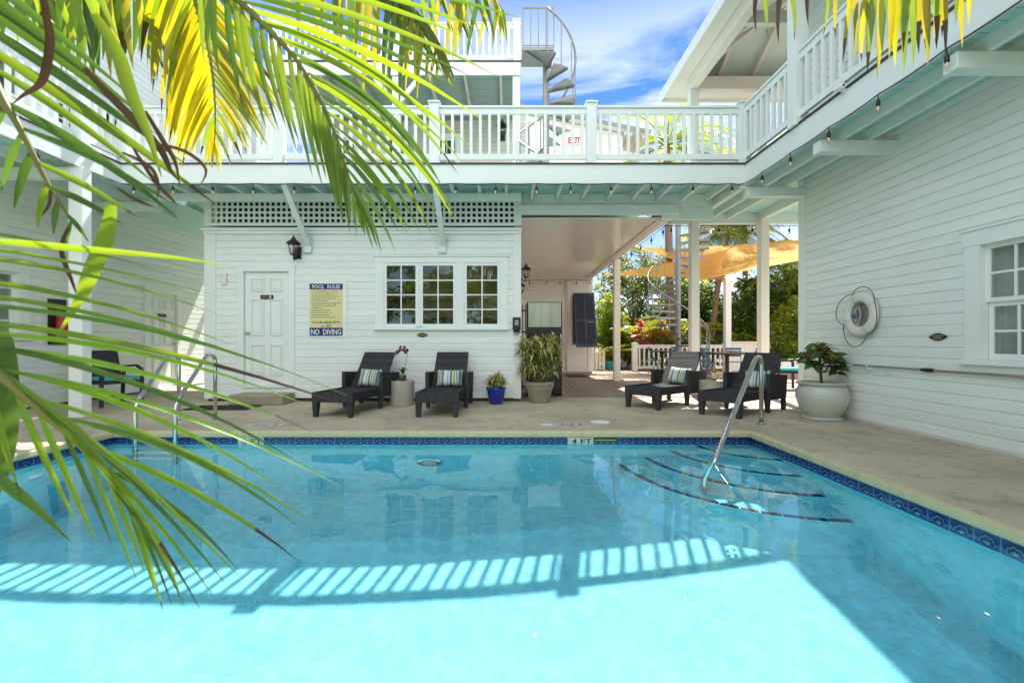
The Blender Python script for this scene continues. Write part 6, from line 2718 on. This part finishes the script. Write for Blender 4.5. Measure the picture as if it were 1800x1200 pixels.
def interp(spec, f):
    for a, b in zip(spec, spec[1:]):
        if f <= b[0]:
            k = (f - a[0]) / (b[0] - a[0])
            return [x + (y - x) * k for x, y in zip(a, b)]
    return list(spec[-1])


def near_frond(parent, crown, rach, sides, wpx, mats, seed, brown=.12, extra=(), rr=.011, jit=1.0, seg=9, label=None):
    """a frond near the lens. rach: photo points with depth; sides: list of (count, f0, f1, spec); spec rows (f, dx, dy, dd, bend, width)"""
    r = random.Random(seed)
    q = [Vector(x) for x in rach]
    sm = catmull(q, 8)
    ln = [0]
    for a, b in zip(sm, sm[1:]):
        ln.append(ln[-1] + (b - a).length)

    def at(f):
        s_ = f * ln[-1]
        for i in range(len(sm) - 1):
            if s_ <= ln[i + 1]:
                return sm[i].lerp(sm[i + 1], (s_ - ln[i]) / max(1e-6, ln[i + 1] - ln[i]))
        return sm[-1]
    mb = MB()
    wp = [P(*x) for x in sm]
    pts = bez(Vector(crown), Vector(crown).lerp(wp[0], .5) + Vector((0, 0, .25)), wp[0], 6)[:-1] + wp
    N = len(pts)
    mb.tube(pts, [rr * (1.6 - 1.45 * i / (N - 1)) for i in range(N)], 8, mi=4)
    for (cnt, f0, f1, spec) in sides:
        for i in range(cnt):
            f = f0 + (f1 - f0) * (i + r.uniform(-.25, .25) * jit) / max(1, cnt - 1)
            f = min(1, max(0, f))
            _, dx, dy, dd, bend, wk = interp(spec, f)
            s_ = at(f)
            lj = r.uniform(.88, 1.1)
            dx, dy = dx * lj + r.uniform(-8, 8) * jit, dy * lj + r.uniform(-8, 8) * jit
            e_ = s_ + Vector((dx, dy, dd + r.uniform(-.04, .04)))
            nrm2 = Vector((dy, -dx, 0))
            nrm2 = nrm2 / max(1, nrm2.length)
            c_ = s_ + Vector((dx, dy, dd)) * .5 + nrm2 * bend * r.uniform(.7, 1.3)
            pp = [P(*x) for x in bez(s_, c_, e_, seg)]
            wd = wpx * wk * s_.z / 800 * r.uniform(.85, 1.1)
            mi = r.choice(mats)
            ms = [mi] * seg
            if r.random() < brown:
                k = r.choice((1, 1, 2, 3))
                ms[-k:] = [3] * k
            cv = (Vector((0, 0, CAMH)) - pp[seg // 2]).normalized()
            nv = (cv + Vector((r.uniform(-.5, .5), r.uniform(-.2, .2), r.uniform(.0, .7)))).normalized()
            leaf_strip(mb, pp, wd, nv, ms, prof=lambda x: (.42 + .58 * min(1, x * 3.5)) * (1 - x ** 2.6) + .03, fold=.32)
    for (pts_, wd, mi) in extra:
        pp = catmull([P(*x) for x in pts_], 4)
        leaf_strip(mb, pp, wd * pts_[0][2] / 800, (Vector((0, 0, CAMH)) - pp[0]).normalized(), mi, prof=lambda x: (.3 + .7 * math.sin(math.pi * min(1, x * .9 + .1))) * (1 - x ** 4) + .05, fold=.3)
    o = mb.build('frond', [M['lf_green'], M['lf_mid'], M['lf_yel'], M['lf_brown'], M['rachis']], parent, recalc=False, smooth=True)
    if label:
        o['label'] = label
    return o


CR1 = Vector((-1.95, .25, 2.9))
pm = thing('palm_tree', 'near palm on the left with long arching fronds hanging over the pool', 'palm', (-2.1, .1, 0))
mb = MB()
mb.tube(bez(Vector((-2.1, .1, 0)), Vector((-2.1, .1, 1.4)), CR1 - Vector((0, 0, .1)), 24), [.13 * (1.2 - .3 * i / 24) * (1 + .03 * (i % 2)) for i in range(25)], 14)
mb.build('trunk', M['trunkpalm'], pm, smooth=True)
# large near frond across the upper left corner
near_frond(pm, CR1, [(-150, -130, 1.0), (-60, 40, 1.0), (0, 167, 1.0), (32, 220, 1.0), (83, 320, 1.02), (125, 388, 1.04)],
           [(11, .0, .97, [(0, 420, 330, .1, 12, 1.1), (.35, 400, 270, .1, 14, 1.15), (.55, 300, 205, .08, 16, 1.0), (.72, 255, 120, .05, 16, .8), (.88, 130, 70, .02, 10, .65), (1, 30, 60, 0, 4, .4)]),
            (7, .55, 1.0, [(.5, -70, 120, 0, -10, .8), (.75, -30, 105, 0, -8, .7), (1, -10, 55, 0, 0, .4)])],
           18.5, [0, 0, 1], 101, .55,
           [([(66, -60, .95), (80, 20, .95), (88, 70, .97), (80, 125, .97), (68, 150, .97), (40, 168, .97), (20, 185, .97)], 13, 3),
            ([(196, 360, 1.0), (188, 410, 1.0), (160, 480, 1.0), (138, 530, 1.0), (100, 590, 1.0)], 24, 1),
            ([(120, 400, 1.0), (108, 440, 1.0), (125, 490, 1.0), (140, 530, 1.0)], 7, 3),
            ([(165, 25, .98), (205, 90, .98), (228, 160, .98), (262, 240, .98), (284, 312, .98)], 22, 1),
            ([(148, 120, 1.02), (190, 165, 1.02), (225, 200, 1.02), (280, 260, 1.03), (300, 300, 1.03), (318, 322, 1.03)], 14, 3),
            ([(255, 195, 1.02), (285, 245, 1.02), (308, 285, 1.03), (316, 330, 1.03)], 8, 3), ([(270, 252, 1.02), (325, 266, 1.02), (362, 298, 1.03), (348, 332, 1.03)], 6, 3),
            ([(235, 262, 1.02), (272, 318, 1.02), (300, 348, 1.02), (313, 362, 1.03)], 7, 3), ([(215, 268, 1.02), (262, 292, 1.02), (278, 322, 1.02), (276, 352, 1.03)], 6, 3),
            ([(205, 330, 1.02), (240, 352, 1.02), (276, 366, 1.03)], 6, 3), ([(88, 335, 1.02), (86, 360, 1.02), (66, 388, 1.03)], 5, 3)])
# low near frond sweeping right over the water
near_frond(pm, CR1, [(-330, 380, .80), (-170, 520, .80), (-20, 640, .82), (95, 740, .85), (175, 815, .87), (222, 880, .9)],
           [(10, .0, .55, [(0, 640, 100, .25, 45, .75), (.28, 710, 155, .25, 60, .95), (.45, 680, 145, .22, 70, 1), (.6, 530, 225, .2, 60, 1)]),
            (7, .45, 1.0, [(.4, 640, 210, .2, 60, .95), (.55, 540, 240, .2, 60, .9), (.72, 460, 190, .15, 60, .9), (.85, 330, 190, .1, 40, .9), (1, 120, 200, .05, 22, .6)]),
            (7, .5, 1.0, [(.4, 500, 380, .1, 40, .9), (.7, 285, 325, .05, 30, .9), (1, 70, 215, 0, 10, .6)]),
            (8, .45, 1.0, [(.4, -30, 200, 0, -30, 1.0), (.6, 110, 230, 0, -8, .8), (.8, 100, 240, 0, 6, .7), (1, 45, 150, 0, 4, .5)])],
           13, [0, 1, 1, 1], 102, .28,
           [([(-30, 560, .84), (0, 600, .84), (10, 700, .84), (12, 800, .85), (-6, 880, .85)], 34, 0),
            ([(-40, 800, .84), (0, 842, .84), (60, 890, .85), (125, 952, .86)], 18, 0),
            ([(-60, 420, .8), (40, 428, .82), (150, 438, .85), (300, 452, .9), (410, 468, .95)], 13, 1)])
# yellow backlit frond hanging left of centre
near_frond(pm, CR1, [(300, -130, 2.1), (330, -50, 2.15), (347, 15, 2.2), (368, 95, 2.2), (378, 180, 2.2), (377, 262, 2.2)],
           [(30, .05, .98, [(0, 175, 200, .05, 14, 1), (.3, 150, 200, .05, 16, 1.1), (.55, 105, 155, .05, 14, 1), (.8, 55, 90, .0, 8, .7), (1, 5, 40, 0, 0, .4)]),
            (28, .1, .98, [(0, -70, 190, .05, -26, 1.1), (.3, -50, 200, .05, -26, 1.2), (.6, -62, 180, .05, -16, 1.1), (.8, -40, 95, 0, -6, .8), (1, -4, 40, 0, 0, .4)])],
           11, [2, 2, 2, 2, 1], 103, .16)
# long green frond arching across the upper middle
near_frond(pm, CR1, [(330, -120, 1.6), (385, -35, 1.65), (440, 20, 1.7), (485, 65, 1.7), (525, 110, 1.72), (565, 178, 1.74), (592, 245, 1.76), (614, 312, 1.78), (638, 385, 1.8)],
           [(27, .08, .98, [(0, 560, 60, .1, 20, 1), (.18, 470, 150, .1, 36, 1.1), (.33, 370, 215, .1, 55, 1.05), (.48, 290, 260, .1, 60, 1), (.62, 205, 215, .08, 42, .95), (.78, 110, 160, .05, 20, .8), (.9, 50, 110, 0, 8, .6), (1, 10, 40, 0, 0, .4)]),
            (25, .08, .98, [(0, -10, 180, .0, -10, 1), (.3, 45, 200, 0, -10, 1), (.5, 40, 205, 0, -8, .95), (.75, 15, 150, 0, -4, .8), (1, 0, 40, 0, 0, .4)])],
           12.5, [0, 1, 1, 1], 104, .06)
# fronds hanging into the top of the picture
near_frond(pm, CR1, [(470, -190, 2.3), (560, -110, 2.35), (640, -50, 2.4), (710, 0, 2.4), (745, 45, 2.42), (776, 110, 2.45)],
           [(20, .15, .98, [(0, 190, 190, .1, 20, 1), (.4, 150, 190, .1, 20, 1), (.65, 100, 150, .05, 16, 1), (.85, 45, 100, .0, 8, .8), (1, 5, 40, 0, 0, .4)]),
            (20, .15, .98, [(0, -10, 190, 0, -10, 1), (.4, -5, 200, 0, -10, 1), (.65, -12, 190, 0, -10, 1), (.85, -12, 120, 0, -5, .8), (1, 0, 30, 0, 0, .4)])],
           12.5, [0, 2, 2, 1, 2], 105, .12)
near_frond(pm, CR1, [(600, -200, 2.6), (700, -130, 2.6), (790, -70, 2.65), (850, -25, 2.65), (885, 20, 2.7)],
           [(16, .1, 1, [(0, 110, 190, .1, 20, 1), (.5, 80, 180, .1, 16, 1), (.8, 30, 110, 0, 8, .8), (1, 10, 50, 0, 0, .5)]),
            (18, .1, 1, [(0, -20, 200, 0, -10, 1), (.5, -25, 210, 0, -10, 1), (.8, -30, 160, 0, -8, .9), (1, -10, 60, 0, 0, .5)])],
           12, [2, 2, 1, 2, 0], 106, .15)
near_frond(pm, CR1, [(20, -150, 2.2), (100, -80, 2.25), (180, -45, 2.3), (250, -32, 2.3), (330, -35, 2.35)],
           [(18, .1, 1, [(0, 20, 210, 0, -8, 1.1), (.5, 10, 180, 0, -8, 1.1), (1, 25, 120, 0, -4, .8)]),
            (18, .1, 1, [(0, -15, 190, .1, 8, 1.1), (.5, -15, 170, .1, 8, 1.1), (1, 10, 110, .1, 4, .8)])],
           16, [0, 0, 0, 1, 2], 107, .3)
near_frond(pm, CR1, [(-120, -190, 1.6), (-40, -110, 1.65), (60, -70, 1.7), (160, -60, 1.75)],
           [(12, .1, 1, [(0, 40, 180, 0, -8, 1.1), (1, 60, 140, 0, -4, .8)]), (12, .1, 1, [(0, -25, 190, .1, 8, 1.1), (1, 10, 120, .1, 4, .8)])],
           17, [0, 0, 1], 108, .3)
for i in range(11):
    frond3(CR1, R(100 + 16 * i), (.2, .75, .45)[i % 3], 2.2, .45, 34, .55, .034, 900 + i, [0, 1, 1, 2], parent=pm)

CR2 = Vector((3.0, -.1, 3.35))
pm2 = thing('palm_tree', 'near palm whose yellowing frond tips hang in at the top right', 'palm', (3.15, -.3, 0))
mb = MB()
mb.tube(bez(Vector((3.15, -.3, 0)), Vector((3.15, -.3, 1.6)), CR2 - Vector((0, 0, .1)), 24), [.13 * (1.2 - .3 * i / 24) * (1 + .03 * (i % 2)) for i in range(25)], 14)
mb.build('trunk', M['trunkpalm'], pm2, smooth=True)
near_frond(pm2, CR2, [(1930, -240, 1.8), (1800, -190, 1.85), (1700, -130, 1.9), (1610, -70, 1.9), (1545, -35, 1.9), (1500, -25, 1.95)],
           [(11, .55, 1, [(0, 10, 150, 0, 8, 1), (.7, 8, 190, 0, 8, 1.15), (.85, 4, 165, 0, 6, 1.1), (1, -4, 150, 0, 4, .8)]),
            (11, .55, 1, [(0, -15, 150, 0, -8, 1), (.7, -10, 190, 0, -8, 1.15), (.85, -8, 160, 0, -6, 1.1), (1, -14, 150, 0, -4, .8)])],
           11.5, [2, 2, 1, 2], 109, .5)
near_frond(pm2, CR2, [(1850, -260, 2.0), (1650, -160, 2.05), (1500, -90, 2.1), (1400, -55, 2.1), (1325, -40, 2.1)],
           [(4, .7, 1, [(.5, 10, 180, 0, 16, .7), (1, 5, 90, 0, 10, .6)]), (4, .7, 1, [(.5, -15, 180, 0, -18, .7), (1, -10, 100, 0, -10, .6)])],
           14, [2, 1, 3], 110, .6)
for i in range(11):
    frond3(CR2, R(95 + 17 * i), (.2, .75, .45)[i % 3], 2.3, .45, 34, .55, .034, 950 + i, [0, 1, 1, 2], parent=pm2)

# garden behind the camera: it shows only mirrored in the panes, the ceiling and the water
rs_ = random.Random(41)
me = leaf_cloud([(Vector((-9 + i * 1.55, -7.5 - (i % 3) * .8, 1.3 + (i * 7 % 5) * .75)), 1.35) for i in range(13)] + [(Vector((-8 + i * 3.4, -9 - (i % 2), 3.6 + (i % 3) * .5)), 1.2) for i in range(6)], 14000, .34, 55, [M['tl_mid'], M['tl_dark'], M['tl_lime']], .4)
wood = bpy.data.objects.new('garden_thicket', me)
COL.objects.link(wood)
tag(wood, 'green garden thicket opposite the pool house, mirrored in the window panes', 'thicket', kind='stuff')  # seen by reflection
# small debris floating on the water
r2 = random.Random(77)
for i, (px, py) in enumerate(((1205, 705 + 348), (1120, 1031), (1650, 1085), (1735, 1078), (940, 1115), (830, 938), (1665, 973))):
    q = (WZ + .003 - CAMH) / ((600 - py) / 800)
    p = P(px, py, q)
    mb = MB()
    a = r2.uniform(0, 6)
    d = Vector((math.cos(a), math.sin(a), 0)) * .012
    e = Vector((-d.y, d.x, 0)) * .4
    mb.add([p - d, p + e + Vector((0, 0, .002)), p + d, p - e], [(0, 1, 2, 3)])
    tag(mb.build('fallen_petal', M['lf_straw'], origin=p, recalc=False), 'tiny pale petal floating on the pool water', 'petal', 'petals floating on the pool')
